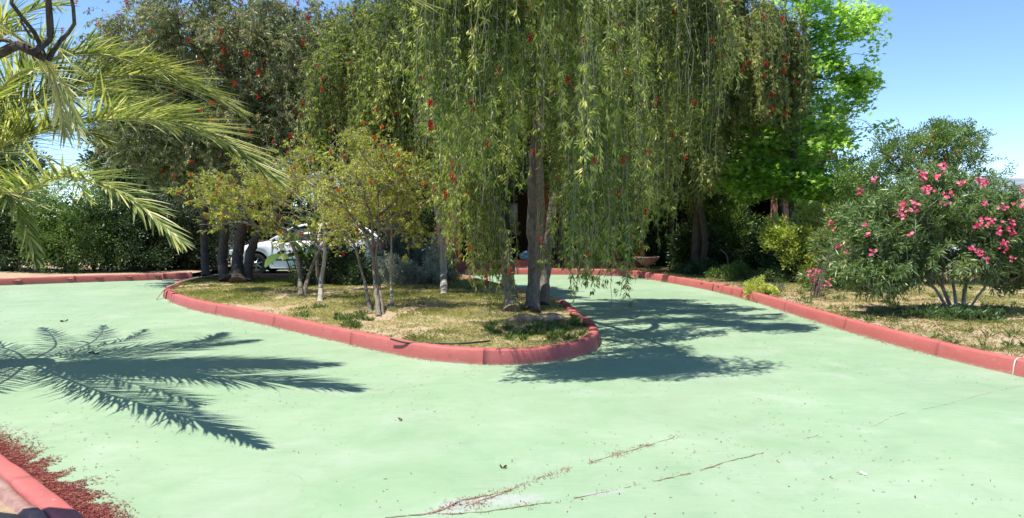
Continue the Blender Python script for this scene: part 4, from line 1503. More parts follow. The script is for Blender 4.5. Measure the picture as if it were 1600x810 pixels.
for i, (x, Y, w, z0, zt, n_, lab) in enumerate(((1.4, 22.9, 2.1, 2.1, 6.4, 26000, 'dense dark shade tree in front of the porch behind the three trunks'), (-2.9, 22.2, 1.5, 1.4, 5.4, 18000, 'dense dark shade tree at the left end of the house'),
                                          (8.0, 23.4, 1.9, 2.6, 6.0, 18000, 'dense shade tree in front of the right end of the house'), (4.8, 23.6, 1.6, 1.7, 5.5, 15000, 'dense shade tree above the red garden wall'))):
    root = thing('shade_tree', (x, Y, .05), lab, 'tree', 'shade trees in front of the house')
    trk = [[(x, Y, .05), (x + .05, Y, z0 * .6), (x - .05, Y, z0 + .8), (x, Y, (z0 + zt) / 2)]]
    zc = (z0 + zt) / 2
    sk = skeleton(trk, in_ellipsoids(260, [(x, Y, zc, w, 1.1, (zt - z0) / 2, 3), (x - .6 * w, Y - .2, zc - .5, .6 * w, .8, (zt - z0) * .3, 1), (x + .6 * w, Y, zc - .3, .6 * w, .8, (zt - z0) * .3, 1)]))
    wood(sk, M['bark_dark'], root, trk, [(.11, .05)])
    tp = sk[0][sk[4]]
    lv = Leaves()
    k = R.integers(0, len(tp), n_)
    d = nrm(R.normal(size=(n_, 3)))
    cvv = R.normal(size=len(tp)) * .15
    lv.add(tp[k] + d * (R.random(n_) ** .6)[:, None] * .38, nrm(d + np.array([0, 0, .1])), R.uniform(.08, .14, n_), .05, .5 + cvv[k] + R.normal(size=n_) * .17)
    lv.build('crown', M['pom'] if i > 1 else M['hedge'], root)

# right garden: dark shrubs near the house
for i, (a, b, Y, rx, rz, mt, lab, n_) in enumerate((
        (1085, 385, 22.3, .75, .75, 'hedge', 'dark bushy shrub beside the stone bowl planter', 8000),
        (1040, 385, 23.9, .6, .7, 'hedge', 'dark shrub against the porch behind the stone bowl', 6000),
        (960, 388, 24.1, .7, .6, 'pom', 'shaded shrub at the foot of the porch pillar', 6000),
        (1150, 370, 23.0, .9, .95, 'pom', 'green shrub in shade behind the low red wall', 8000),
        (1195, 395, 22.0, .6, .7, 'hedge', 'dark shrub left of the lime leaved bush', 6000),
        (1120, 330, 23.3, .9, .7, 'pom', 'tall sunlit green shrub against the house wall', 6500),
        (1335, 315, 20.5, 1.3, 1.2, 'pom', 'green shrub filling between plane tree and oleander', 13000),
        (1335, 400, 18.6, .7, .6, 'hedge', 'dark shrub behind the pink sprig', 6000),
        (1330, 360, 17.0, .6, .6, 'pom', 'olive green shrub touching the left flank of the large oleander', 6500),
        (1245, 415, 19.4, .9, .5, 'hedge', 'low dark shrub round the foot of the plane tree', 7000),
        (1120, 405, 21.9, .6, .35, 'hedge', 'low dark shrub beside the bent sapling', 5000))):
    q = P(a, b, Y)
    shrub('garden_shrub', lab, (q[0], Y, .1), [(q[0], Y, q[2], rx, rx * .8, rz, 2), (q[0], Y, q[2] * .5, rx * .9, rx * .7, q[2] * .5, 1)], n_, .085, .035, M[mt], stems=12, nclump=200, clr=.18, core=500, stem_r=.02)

for i, (a, b, Y, w, mt, lab) in enumerate(((1085, 432, 20.2, .7, 'hedge', 'low dark ground shrub behind the far bend of the right kerb'), (1140, 440, 18.8, .6, 'pom', 'low leafy plant between the bent sapling and the kerb'), (1215, 440, 17.6, .6, 'hedge', 'low dark shrub under the lime leaved bush'),
                                          (1300, 448, 16.2, .55, 'pom', 'low green plant behind the oleander sprig'), (1345, 455, 15.6, .6, 'hedge', 'low dark plant at the left foot of the large oleander'))):
    q = P(a, b, Y)
    shrub('ground_shrub', lab, (q[0], Y, .1), [(q[0], Y, .22, w, w * .7, .2, 2), (q[0] + .4 * w, Y + .2, .3, w * .6, w * .5, .22, 1)], 3800, .06, .024, M[mt], stems=14, nclump=120, clr=.09, stem_r=.006, base_r=.25)

# lime leaved bush
shrub('lime_bush', 'bright lime yellow leaved bush under the plane tree', (7.0, 18.2, .1), [el(1240, 378, 17.6, .7, .5, .42, 2), el(1212, 365, 17.6, .35, .35, .35, 1), el(1290, 365, 17.6, .5, .4, .4, 1), el(1265, 410, 17.4, .6, .4, .3, 1), el(1265, 338, 18, .4, .35, .3, .8)], 6500, .07, .045, M['lime'], stems=14, nclump=210, clr=.13, up=.8, stem_r=.01)
shrub('lime_bush', 'small pale yellow bush growing over the gap in the kerb', G(1185, 472, .02), [el(1184, 452, 15.1, .27, .25, .22, 2), el(1203, 459, 15.1, .17, .15, .14, 1)], 2600, .045, .026, M['lime'], stems=8, nclump=90, clr=.06, up=.7, stem_r=.004, vm=.85, base_r=.05)
shrub('succulent_tuft', 'low pale tuft just behind the yellow kerb bush', G(1215, 462, .1), [el(1218, 456, 16.2, .3, .2, .12, 1)], 900, .04, .014, M['silver'], 'plant', stems=4, nclump=40, clr=.06, stem_r=.004)

# ------------------------------------------------------------------ plane tree
tP = [[(7.15, 20.2, .1), P(1240, 380, 20.2), P(1238, 310, 20.2), P(1240, 240, 20.2), P(1245, 150, 20.1), P(1255, 60, 20.1), P(1262, -40, 20.0)]]
ellP = [el(1235, 250, 20.2, 1.75, 1.5, 1.2, 3), el(1270, 150, 20.2, 1.55, 1.4, 1.4, 3), el(1285, 50, 20.2, 1.35, 1.3, 1.3, 3), el(1250, -30, 20.2, 1.2, 1.2, 1.2, 1.5), el(1180, 280, 20, 1.1, 1.0, .6, 1.4), el(1185, 200, 20, .9, 1.0, .9, 1.2), el(1270, 295, 19.8, 1.1, .8, .4, 1.2), el(1320, 200, 20.1, .9, .9, .5, .8), el(1345, 130, 20.1, .5, .7, .4, .5), el(1345, 25, 20.1, .45, .5, .3, .5)]
root = thing('plane_tree', tP[0][0], 'young plane tree with a slate grey trunk and bright green lobed leaves', 'tree')
sk = skeleton(tP, in_ellipsoids(480, ellP))
wood(sk, M['bark_slate'], root, tP, [(0.115, 0.04)])
tp = sk[0][sk[4]]
n = 16500
wt_ = R.random(len(tp)) ** 1.5
k = R.choice(len(tp), n, p=wt_ / wt_.sum())
d = nrm(R.normal(size=(n, 3)))
pos = tp[k] + d * (R.random(n) ** .5)[:, None] * np.array([.34, .34, .24])
th = np.linspace(-2.5, 2.5, 11)
rr = np.array([.35, .62, .38, .85, .42, 1.0, .42, .85, .38, .62, .35])
shape = np.vstack([[0.0, 0.0], np.stack([np.cos(th) * rr, np.sin(th) * rr], 1) * .5])
dirn = nrm(d * np.array([1, 1, .4]) + np.array([0, 0, -.35]))
nor = nrm(R.normal(size=(n, 3)) * .55 + np.array([-.25, -.1, 1.0]))
side = np.cross(nor, dirn)
lv = Leaves()
cv = R.normal(size=len(tp)) * .15
lv.poly(pos, np.cross(nrm(side), nor), side, shape, R.uniform(.13, .25, n), .48 + cv[k] + R.normal(size=n) * .16)
lv.build('crown', M['plane'], root)

# bougainvillea on the house wall beyond
root, cl = shrub('bougainvillea', 'magenta bougainvillea hanging by the plane tree trunk', (7.9, 21.6, .1), [el(1258, 300, 21.6, .3, .3, .8, 2), el(1215, 235, 21.6, .25, .25, .5, 1), el(1285, 300, 21.6, .35, .3, .35, 1)], 1500, .07, .04, M['lime'], stems=9, nclump=70, clr=.16, stem_r=.012)
for q in [P(a, b, 21.3 + R.normal() * .15) for a, b in ((1219, 214), (1205, 250), (1190, 235), (1244, 272), (1262, 275), (1250, 285), (1258, 300), (1263, 316), (1256, 328), (1259, 338), (1288, 315), (1302, 327), (1218, 262), (1270, 268), (1150, 190), (1262, 290))]:
    lf = Leaves()
    m_ = 26
    lf.add(np.tile(q, (m_, 1)) + R.normal(size=(m_, 3)) * .07, R.normal(size=(m_, 3)), .075, .06, R.random(m_))
    lf.build('flower_cluster', M['magenta'], root)

# ------------------------------------------------------------------ pomegranate like bush behind the oleander
shrub('pomegranate_bush', 'airy bush with orange specks rising behind the oleander', (9.4, 17.3, .1),
      [el(1470, 225, 17.3, .85, .8, .55, 3), el(1490, 275, 17.3, 1.2, .9, .6, 2), el(1400, 240, 17.2, .6, .6, .5, 1.3), el(1365, 285, 17.2, .9, .6, .75, 2.0), el(1480, 330, 17.2, 1.3, .8, .5, 1), el(1500, 215, 17.3, .5, .5, .35, .8)], 27000, .055, .024, M['pom'], stems=40, nclump=420, clr=.13, up=.5, stem_r=.012, core=250)
pr = bpy.data.objects['pomegranate_bush']
for i in range(26):
    a, b = random.uniform(1350, 1545), random.uniform(195, 290)
    if b < 330 - (1550 - a) * .9 - 60 and False:
        continue
    q = P(np.clip(R.normal(1470, 45), 1370, 1545), R.uniform(205, 290), 16.6)
    lf = Leaves()
    lf.add(np.tile(q, (7, 1)), R.normal(size=(7, 3)), .035, .025, R.random(7))
    lf.build('flower', M['orangeflower'], pr)
# long whippy shoots of that bush
tb = Tubes()
lv = Leaves()
for i in range(46):
    a0, b0 = random.uniform(1370, 1530), random.uniform(230, 300)
    q0 = P(a0, b0, 17.2 + random.uniform(-.4, .4))
    az = random.uniform(-1, 1)
    dx = (a0 - 1450) / 60 * .35 + random.uniform(-.2, .2)
    q2 = q0 + np.array([dx, random.uniform(-.3, .3), random.uniform(.35, .8) if a0 < 1520 else .3])
    ln = catmull([q0, (q0 + q2) / 2 + np.array([-dx * .1, 0, .08]), q2], .05)
    tb.add(ln, 0.004, 4, cap=False)
    m_ = len(ln)
    for rep in range(3):
        lv.add(ln, R.normal(size=(m_, 3)) + np.array([0, 0, .4]), .055, .022, R.uniform(.3, .9, m_))
tb.build('shoots', M['twig'], pr)
lv.build('shoot_leaves', M['pom'], pr)

# ------------------------------------------------------------------ oleander
base = G(1492, 500, 0.1)
root = thing('oleander', base, 'large oleander in pink flower on the lawn by the right kerb', 'shrub')
ellO = [el(1450, 330, 12.2, .95, .8, .42, 3), el(1540, 340, 12.0, .95, .8, .5, 3), el(1390, 370, 12.2, .65, .7, .45, 2), el(1570, 395, 12, .6, .7, .35, 1.3), el(1480, 400, 12, 1.0, .75, .38, 2.2), el(1385, 430, 11.8, .55, .5, .33, 1.8), el(1350, 395, 12, .4, .4, .4, .8), el(1580, 430, 12.3, .5, .4, .25, .8), el(1460, 285, 12.3, .5, .5, .2, 1), el(1350, 350, 12.4, .3, .4, .3, .6), el(1640, 360, 12, .7, .7, .5, 1)]
trs = [[base, P(1478, 460, 12.1), P(1462, 430, 12.0), P(1445, 400, 11.9)], [base + np.array([.05, 0, 0]), P(1489, 440, 12.2), P(1486, 400, 12.2)], [base + np.array([.12, 0, 0]), P(1508, 450, 12.1), P(1520, 410, 12.1)], [base + np.array([.2, .05, 0]), P(1520, 475, 12.2), P(1545, 440, 12.2), P(1560, 415, 12.2)],
       [base + np.array([-.06, -.02, 0]), P(1470, 465, 12), P(1440, 425, 11.9)]]
sk = skeleton(trs, in_ellipsoids(1050, ellO), seg=.25)
wood(sk, M['bark_pale'], root, trs, [(.035, .02), (.03, .018), (.035, .02), (.022, .013), (.03, .018)], tipr=.004, maxr=.02)
tp = sk[0][sk[4]]
lv = Leaves()
c_ = np.array([6.7, 12.1, 1.2])
for i, q in enumerate(tp):
    ax = nrm((q - c_)[None])[0] + np.array([0, 0, .7]) + R.normal(size=3) * .25
    if q[2] < 1.0:
        ax = ax + np.array([0, 0, -1.0])
    ax = ax / np.linalg.norm(ax)
    m_ = int(R.integers(30, 44))
    s_ = R.random(m_) * .34
    pr_ = R.normal(size=(m_, 3))
    pr_ -= ax * (pr_ @ ax)[:, None]
    pr_ = nrm(pr_)
    dd = ax * R.uniform(.25, .9, m_)[:, None] + pr_ * .75
    lv.add(q + ax * (s_[:, None] - .2), dd, R.uniform(.10, .16, m_), R.uniform(.018, .028, m_), .42 + R.normal() * .14 + R.normal(size=m_) * .14, fold=.2, droop=.12)
# leafy foot
for i in range(150):
    q = base + np.array([R.normal() * .24, R.normal() * .16, R.uniform(.02, .12)])
    m_ = 26
    lv.add(np.tile(q, (m_, 1)) + R.normal(size=(m_, 3)) * .03, R.normal(size=(m_, 3)) * np.array([1, 1, .3]) + np.array([0, 0, .8]), R.uniform(.06, .13, m_), .02, R.uniform(0, .15, m_))
lv.build('foliage', M['oleander'], root)


def floret_mesh(mat, v0):
    lf = Leaves()
    th = np.arange(5) * 2 * np.pi / 5
    dd = np.stack([np.cos(th), np.sin(th), np.full(5, .25)], 1)
    sd = np.stack([-np.sin(th), np.cos(th), np.zeros(5)], 1)
    lf.add(np.zeros((5, 3)), dd, .029, .027, v0 + R.normal(size=5) * .12, side=sd, fold=.05)
    o = lf.build('flower', mat, loc=(0, 0, 0))
    me = o.data
    bpy.data.objects.remove(o)
    return me


FM = [floret_mesh(M['pink'], v_) for v_ in (.2, .4, .6, .8, .95)]


def floret_cluster(q, r, n, mat, root):
    for _ in range(n):
        o = bpy.data.objects.new('flower', random.choice(FM))
        link(o, root)
        c = np.array(q) + R.normal(size=3) * r * .8 - np.array(root.location)
        o.location = tuple(float(v) for v in c)
        ax = Vector((-.2 + R.normal() * .5, -.9 + R.normal() * .5, .6 + R.normal() * .5))
        o.rotation_euler = ax.to_track_quat('Z', 'Y').to_euler()


def _front(a, b):
    rays = P(a, b, 11.0) - np.array([0, 0, CAM_H])
    rays /= np.linalg.norm(rays)
    rel = tp - np.array([0, 0, CAM_H])
    tt = rel @ rays
    off = np.linalg.norm(rel - tt[:, None] * rays, axis=1)
    m = off < .22
    Y = (tt[m].min() if m.any() else 11.6) * rays[1] - .12
    return P(a, b, max(10.9, Y))


for (a, b, r, n_) in ((1473, 262, .04, 9), (1442, 272, .05, 11), (1463, 275, .03, 5), (1405, 335, .05, 10), (1412, 322, .04, 6), (1430, 322, .05, 9), (1427, 318, .03, 4), (1447, 295, .04, 7), (1453, 298, .04, 6), (1483, 313, .05, 9), (1480, 303, .03, 5),
                      (1505, 287, .04, 7), (1530, 284, .06, 11), (1540, 286, .03, 4), (1535, 347, .05, 8), (1548, 350, .05, 7), (1527, 354, .03, 4), (1576, 354, .05, 7), (1580, 365, .04, 5), (1560, 363, .03, 4), (1569, 380, .04, 5), (1571, 389, .03, 4),
                      (1528, 394, .035, 5), (1517, 386, .02, 3), (1595, 322, .04, 4), (1345, 299, .03, 4), (1351, 352, .03, 4), (1358, 366, .03, 4), (1362, 395, .035, 5), (1565, 325, .04, 4), (1540, 318, .03, 3), (1598, 295, .03, 3), (1365, 282, .03, 3), (1423, 366, .025, 3), (1543, 406, .03, 3), (1583, 403, .03, 3)):
    floret_cluster(_front(a, b), r, n_ + 2, M['pink'], root)

# little oleander sprig in front of the garden
root, cl = shrub('oleander', 'small oleander sprig with pink flowers near the yellow kerb bush', G(1274, 468, .1), [el(1275, 440, 15.6, .3, .25, .22, 2), el(1300, 410, 16.2, .35, .3, .25, 1), el(1320, 385, 16.4, .35, .3, .3, 1)], 1300, .13, .022, M['oleander'], stems=12, nclump=60, clr=.08, up=.5, stem_r=.008, base_r=.05)
for (a, b, n_) in ((1266, 428, 9), (1275, 424, 8), (1271, 436, 8), (1277, 445, 4), (1293, 442, 4), (1302, 352, 6), (1310, 385, 5), (1327, 398, 5), (1322, 388, 4)):
    floret_cluster(P(a, b, 15.25), .05, n_ + 3, M['pink'], root)
shrub('oleander', 'leggy oleander without open flowers behind the small sprig', (6.6, 16.8, .1), [el(1310, 385, 16.8, .5, .4, .45, 2), el(1320, 350, 16.9, .4, .35, .35, 1)], 3200, .14, .024, M['oleander'], stems=16, nclump=120, clr=.12, up=.5, stem_r=.01)
# low bushes by the road at the right edge
for i, (a, b, Y, lab) in enumerate(((1565, 425, 18.5, 'low dark bush at the edge of the lawn'), (1608, 395, 22, 'reddish green bush by the grey road'))):
    q = P(a, b, Y)
    shrub('garden_shrub', lab, (q[0], Y, .1), [(q[0], Y, .45, .7, .5, .4, 1)], 3500, .07, .035, M['pom'], stems=10, nclump=100, clr=.14, core=120)

# ------------------------------------------------------------------ palms
def leaflet_strip(p0, d, up, L, W, droop, n=4):
    """one folded leaflet: ribbon of n segments"""
    s = np.linspace(0, 1, n + 1)
    side = np.cross(d, up)
    side /= max(np.linalg.norm(side), 1e-6)
    u2 = np.cross(side, d)
    wd = W * np.array([.55, 1, .9, .55, .02])[:n + 1] if n == 4 else W * np.sin(np.pi * (s * .95 + .04))
    c = p0 + d * (s * L)[:, None] + np.array([0, 0, -1]) * (droop * L * s ** 2)[:, None]
    a = c + side * wd[:, None] / 2 + u2 * wd[:, None] * .15
    b = c - side * wd[:, None] / 2 + u2 * wd[:, None] * .22
    V = np.stack([a, c, b], 1).reshape(-1, 3)
    F = []
    for i in range(n):
        k = 3 * i
        F += [(k, k + 1, k + 4, k + 3), (k + 1, k + 2, k + 5, k + 4)]
    return V, np.array(F)


def frond(root, ctrl, nleaf, Lmax, mat, individual=0, r0=.022, W=.026, sweep=(1.15, .35), lift=.35, droop=.18, vb=.5, start=.12, jit=.12, hang=0.0, label=None):
    ln = catmull([np.array(c, float) for c in ctrl], .05)
    a = arclen(ln)
    tb = Tubes()
    rp = resample(ln, np.linspace(0, a[-1], 26))
    tb.add(rp, np.linspace(r0, .003, 26), 6)
    fr = tb.build('frond', M['rachis'], root)
    if label:
        fr['label'] = label
    restV, restF, restA, nn_ = [], [], [], 0
    pieces = []
    for i in range(nleaf):
        u = start + (1 - start) * (i + R.random() * .5) / nleaf
        s_ = u * a[-1]
        p0 = resample(ln, np.array([s_]))[0]
        T = resample(ln, np.array([min(s_ + .05, a[-1])]))[0] - resample(ln, np.array([s_ - .05]))[0]
        T /= np.linalg.norm(T)
        upv = np.array([0, 0, 1.0]) - T * T[2]
        upv /= max(np.linalg.norm(upv), 1e-6)
        sd = np.cross(T, upv)
        for sg in (-1, 1):
            if R.random() < .04:
                continue
            ang = sweep[0] + (sweep[1] - sweep[0]) * u + R.normal() * jit
            lf = lift * R.uniform(.4, 1.5) * (1 if R.random() < .75 else -.6)
            d = T * math.cos(ang) + (sd * sg * math.cos(lf) + upv * math.sin(lf)) * math.sin(ang)
            d = d + np.array([0, 0, -hang])
            d /= np.linalg.norm(d)
            prof = math.sin(math.pi * min(1, (u * .86 + .12))) ** .55
            L = Lmax * prof * R.uniform(.82, 1.1)
            V, F = leaflet_strip(p0, d, upv, L, W, droop * R.uniform(.3, 1.8))
            v = np.clip(vb + R.normal() * .27, 0, 1)
            pieces.append((L, V, F, v))
    pieces.sort(key=lambda q: -q[0])
    for j, (L, V, F, v) in enumerate(pieces):
        if j < individual:
            o = mesh_np('leaflet', V, F, mat, np.full(len(F), v), smooth=False, loc=root.location)
            o.parent = fr
            o.location = (0, 0, 0)
        else:
            restV.append(V)
            restF.append(F + nn_)
            restA.append(np.full(len(F), v))
            nn_ += len(V)
    if restV:
        o = mesh_np('leaflets', np.concatenate(restV), np.concatenate(restF), mat, np.concatenate(restA), loc=root.location)
        o.parent = fr
        o.location = (0, 0, 0)
        o['kind'] = 'stuff'
    return fr


PC = np.array([-6.1, 8.3, 2.25])
palm = thing('date_palm', (PC[0], PC[1], 0.1), 'date palm whose long fronds arch over the drive from the left', 'palm')
tb = Tubes()
zs = np.linspace(.05, 2.2, 22)
tb.add(np.column_stack([np.full(22, PC[0]), np.full(22, PC[1]), zs]), .24 + .05 * (np.arange(22) % 2), 14, bumpy=.08)
tb.build('trunk', M['bark_dark'], palm)


def W3(*a):
    return P(*a)


big = [
    ([PC, P(20, 130, 8.0), P(120, 85, 7.9), P(230, 100, 7.9), P(320, 140, 7.9)], 120, .68, 20),
    ([PC, P(30, 180, 8.1), P(120, 150, 8.2), P(240, 165, 8.2), P(345, 225, 8.2)], 130, .7, 20),
    ([PC, P(-30, 240, 7.8), P(40, 215, 7.7), P(110, 200, 7.6), P(170, 225, 7.5)], 110, .6, 20),
    ([PC, P(-30, 90, 8), P(20, 50, 7.9), P(70, 60, 7.7), P(120, 110, 7.5)], 54, .55, 14),
    ([PC, P(60, 150, 8.2), P(200, 118, 8.2), P(300, 135, 8.1), P(372, 172, 8.1)], 165, .78, 34),
    ([PC, P(60, 205, 7.8), P(200, 185, 7.4), P(320, 205, 7.2), P(434, 282, 6.95)], 185, .80, 50),
    ([PC, P(10, 300, 7.0), P(100, 276, 6.2), P(195, 305, 5.6), P(284, 380, 5.2)], 170, .58, 50),
    ([PC, P(-10, 260, 8.0), P(15, 300, 7.8), P(38, 350, 7.7), P(58, 412, 7.6)], 70, .42, 24),
    ([PC, P(60, 170, 9.2), P(150, 140, 9.6), P(213, 180, 10.4)], 120, .62, 6),
    ([PC, P(50, 110, 8.8), P(150, 130, 9.3), P(274, 204, 9.8)], 120, .62, 8),
    ([PC, P(20, 240, 9.3), P(90, 255, 10.0), P(145, 318, 10.9)], 46, .45, 8),
    ([PC, P(-20, 60, 8), P(40, 20, 7.9), P(110, 5, 7.8)], 70, .6, 12),
    ([PC, P(-10, 150, 7.3), P(40, 110, 6.8), P(95, 130, 6.4), P(125, 215, 6.2)], 66, .5, 20),
]
for ctrl, n_, L_, ind in big:
    frond(palm, ctrl, n_, L_, M['palm'], individual=ind, lift=.5, vb=.56, W=.021, droop=.07, sweep=(1.0, .28))
for i in range(12):
    az = math.radians(100 + i * 17 + random.uniform(-6, 6))
    L_ = random.uniform(2.6, 3.3)
    dxy = np.array([math.cos(az), math.sin(az), 0])
    e0 = random.uniform(.2, 1.1)
    frond(palm, [PC, PC + dxy * L_ * .35 + np.array([0, 0, .6 * e0 + .2]), PC + dxy * L_ * .7 + np.array([0, 0, .6 * e0]), PC + dxy * L_ + np.array([0, 0, -.2 + .3 * e0])], 44, .45, M['palm'], vb=.45)

# second palm, left of and above the viewpoint: pale hanging frond and the tip over the tree
PC2 = np.array([-3.6, 2.3, 2.9])
palm2 = thing('date_palm', (PC2[0], PC2[1], 0.1), 'nearer date palm with pale drooping fronds hanging in from the top left corner', 'palm')
tb = Tubes()
tb.add(np.column_stack([np.full(24, PC2[0]), np.full(24, PC2[1]), np.linspace(.05, 2.9, 24)]), .23 + .05 * (np.arange(24) % 2), 14, bumpy=.08)
tb.build('trunk', M['bark_dark'], palm2)
frond(palm2, [PC2, PC2 + np.array([1.2, .35, .75]), np.array([-1.4, 3.0, 3.1]), P(590, -30, 3.2), P(690, 14, 3.2)], 70, .26, M['palm_pale'], individual=24, r0=.012, W=.010, lift=.2, vb=.7, start=.1)
frond(palm2, [PC2, P(-60, 20, 3.4), P(30, 60, 3.5), P(80, 110, 3.6), P(104, 215, 3.68)], 80, .30, M['palm_pale'], individual=50, r0=.014, W=.013, lift=.25, vb=.6, hang=.35, sweep=(1.2, .5))
frond(palm2, [PC2, P(-60, -60, 3.2), P(20, -30, 3.4), P(90, 10, 3.6)], 50, .3, M['palm'], individual=16, r0=.012, W=.012, vb=.4)
for az in (200, 240, 280, 320):
    az = math.radians(az)
    dxy = np.array([math.cos(az), math.sin(az), 0])
    frond(palm2, [PC2, PC2 + dxy * .9 + np.array([0, 0, .7]), PC2 + dxy * 1.8 + np.array([0, 0, .7]), PC2 + dxy * 2.6 + np.array([0, 0, .1])], 40, .4, M['palm'], vb=.45)

# bare branch reaching in at the top left
bt = thing('bare_tree', (-4.0, 4.0, 0.1), 'dark bare branches of a leafless tree reaching into the top left corner', 'tree')
tb = Tubes()
tb.add(catmull([(-4.0, 4.0, .1), (-3.9, 4.0, 1.2), (-3.3, 3.6, 2.0), P(-60, 105, 3.4)], .1), .07, 9, bumpy=.06)
tb.build('trunk', M['bark_dark'], bt)
tb = Tubes()
for pts_, r_ in (([(-60, 105), (0, 82), (30, 72), (55, 84), (68, 92)], (.038, .022)), ([(60, 86), (68, 60), (72, 30), (76, -10)], (.024, .018)), ([(68, 92), (88, 62), (104, 32), (112, -10)], (.016, .010)),
                 ([(62, 86), (45, 48), (28, 10), (20, -10)], (.016, .010)), ([(50, 60), (38, 36), (20, 22)], (.008, .005)), ([(30, 74), (14, 64), (-5, 62)], (.014, .01))):
    ln = catmull([P(a, b, 3.4) + R.normal(size=3) * np.array([0, .03, 0]) for a, b in pts_], .05)
    tb.add(ln, np.linspace(r_[0], r_[1], len(ln)) * .68, 8, bumpy=.06)
tb.build('branches', M['bark_dark'], bt)

# ------------------------------------------------------------------ log, hose, palm debris
lg = G(838, 506, .1)
V, F = [], []
nL, nS = 16, 12
for i in range(nL):
    u = i / (nL - 1)
    x = -0.40 + .8 * u
    hh = .155 * (math.sin(math.pi * (.12 + .8 * u)) ** .5) * (1.0 + .2 * math.sin(u * 9))
    ww = .13 * (math.sin(math.pi * (.1 + .82 * u)) ** .5)
    for j in range(nS):
        th = 2 * math.pi * j / nS
        rj = 1 + .22 * math.sin(3 * th + 5 * u) + R.normal() * .06
        V.append((x, ww * math.cos(th) * rj, hh * .5 + hh * .55 * math.sin(th) * (rj if math.sin(th) < .6 else .85)))
for i in range(nL - 1):
    for j in range(nS):
        F.append((i * nS + j, i * nS + (j + 1) % nS, (i + 1) * nS + (j + 1) % nS, (i + 1) * nS + j))
ca = [tuple(range(nS))[::-1]]
o = mesh_np('log', V, [np.array(F), np.array(ca), np.array([[(nL - 1) * nS + j for j in range(nS)]])], M['wood'], smooth=False, loc=(0, 0, 0))
o.location = (float(lg[0]), float(lg[1]), .1)
o.rotation_euler = (0, -.05, .12)
tag(o, 'split weathered log lying at the foot of the three trunks', 'log')
M['rubber'] = plain('black_rubber', (0.02, 0.02, 0.022), 0.5, 0.4)
hp = [G(605, 534, .17), G(630, 540, .15), G(670, 541, .15), G(710, 541.5, .16), G(745, 539, .17), G(762, 537, .14)]
hp = [h_ + np.array([0.02, .13, 0.01]) for h_ in hp]
o = Tubes().add(catmull(hp, .05), .011, 8).build('hose', M['rubber'], loc=hp[0])
tag(o, 'black irrigation hose lying just behind the island kerb', 'hose')
dp = [G(245, 468, .02), G(258, 452, .16), G(285, 440, .22), G(310, 434, .24), G(335, 432, .2)]
dbr = Tubes().add(catmull(dp, .06), np.linspace(.012, .02, len(catmull(dp, .06))), 6).build('dry_branch', M['bark_pale'], loc=dp[0])
tag(dbr, 'dry curved branch draped over the left tip of the island kerb', 'branch')

# ------------------------------------------------------------------ white car
M['car_paint'] = plain('white_car_paint', (0.84, 0.85, 0.86), 0.25, 0.5, coat=.6, vary=.02, bump=0)
M['glass'] = plain('dark_car_glass', (0.03, 0.04, 0.05), 0.06, 0.7, vary=.0, bump=0)
M['tyre'] = plain('tyre_rubber', (0.025, 0.025, 0.027), .85, .2)
M['rim'] = plain('alloy_rim', (0.5, 0.51, 0.52), .3, .5, metal=.9, vary=.02, bump=0)
M['trim'] = plain('dark_trim', (0.05, .055, .06), .5, .3)
M['lamp_glass'] = plain('lamp_lens', (0.6, .62, .64), .1, .6)
M['redlens'] = plain('red_lens', (0.4, .02, .02), .15, .5)
cx0, cy0 = -7.95, 21.65
car = thing('parked_car', (cx0 + 2.1, cy0 + .85, 0), 'white hatchback parked behind the island trees, nose to the left', 'car')
xs_ = np.unique(np.concatenate([np.linspace(0, 4.2, 57), [0.01, .03, .08, 4.12, 4.17, 4.19]]))
wx = (0.82, 3.38)
HW = .84


def topz(x):
    return np.interp(x, [0, .04, .15, .5, 1.0, 1.3, 2.2, 3.5, 3.95, 4.12, 4.2], [.50, .62, .70, .82, .91, .96, .98, 1.0, .98, .92, .6])


def botz(x):
    z = .20
    for w_ in wx:
        d_ = abs(x - w_)
        if d_ < .37:
            z = max(z, .30 + math.sqrt(max(0, .37 ** 2 - d_ ** 2)))
    return z


V, F = [], []
for x in xs_:
    pl = min(1, (x / .5)) ** .35 if x < .5 else (min(1, (4.2 - x) / .4) ** .35 if x > 3.8 else 1)
    pl = max(pl, .55)
    hw = HW * pl
    zb, zt = botz(x), topz(x)
    sec = [(hw - .04, zb), (hw, zb + (zt - zb) * .18), (hw + .015, zb + (zt - zb) * .45), (hw, zb + (zt - zb) * .72), (hw - .05, zb + (zt - zb) * .93), (hw - .13, zt), (hw * .5, zt + .025), (0, zt + .035)]
    ring = [(cx0 + x, cy0 + .85 - y, z) for y, z in sec] + [(cx0 + x, cy0 + .85 + y, z) for y, z in sec[-2::-1]]
    V += ring
K = 15
for i in range(len(xs_) - 1):
    for j in range(K - 1):
        F.append((i * K + j, i * K + j + 1, (i + 1) * K + j + 1, (i + 1) * K + j))
caps = [list(range(K))[::-1], [(len(xs_) - 1) * K + j for j in range(K)]]
mesh_np('body', V, [np.array(F), np.array(caps)], M['car_paint'], smooth=True, parent=car)
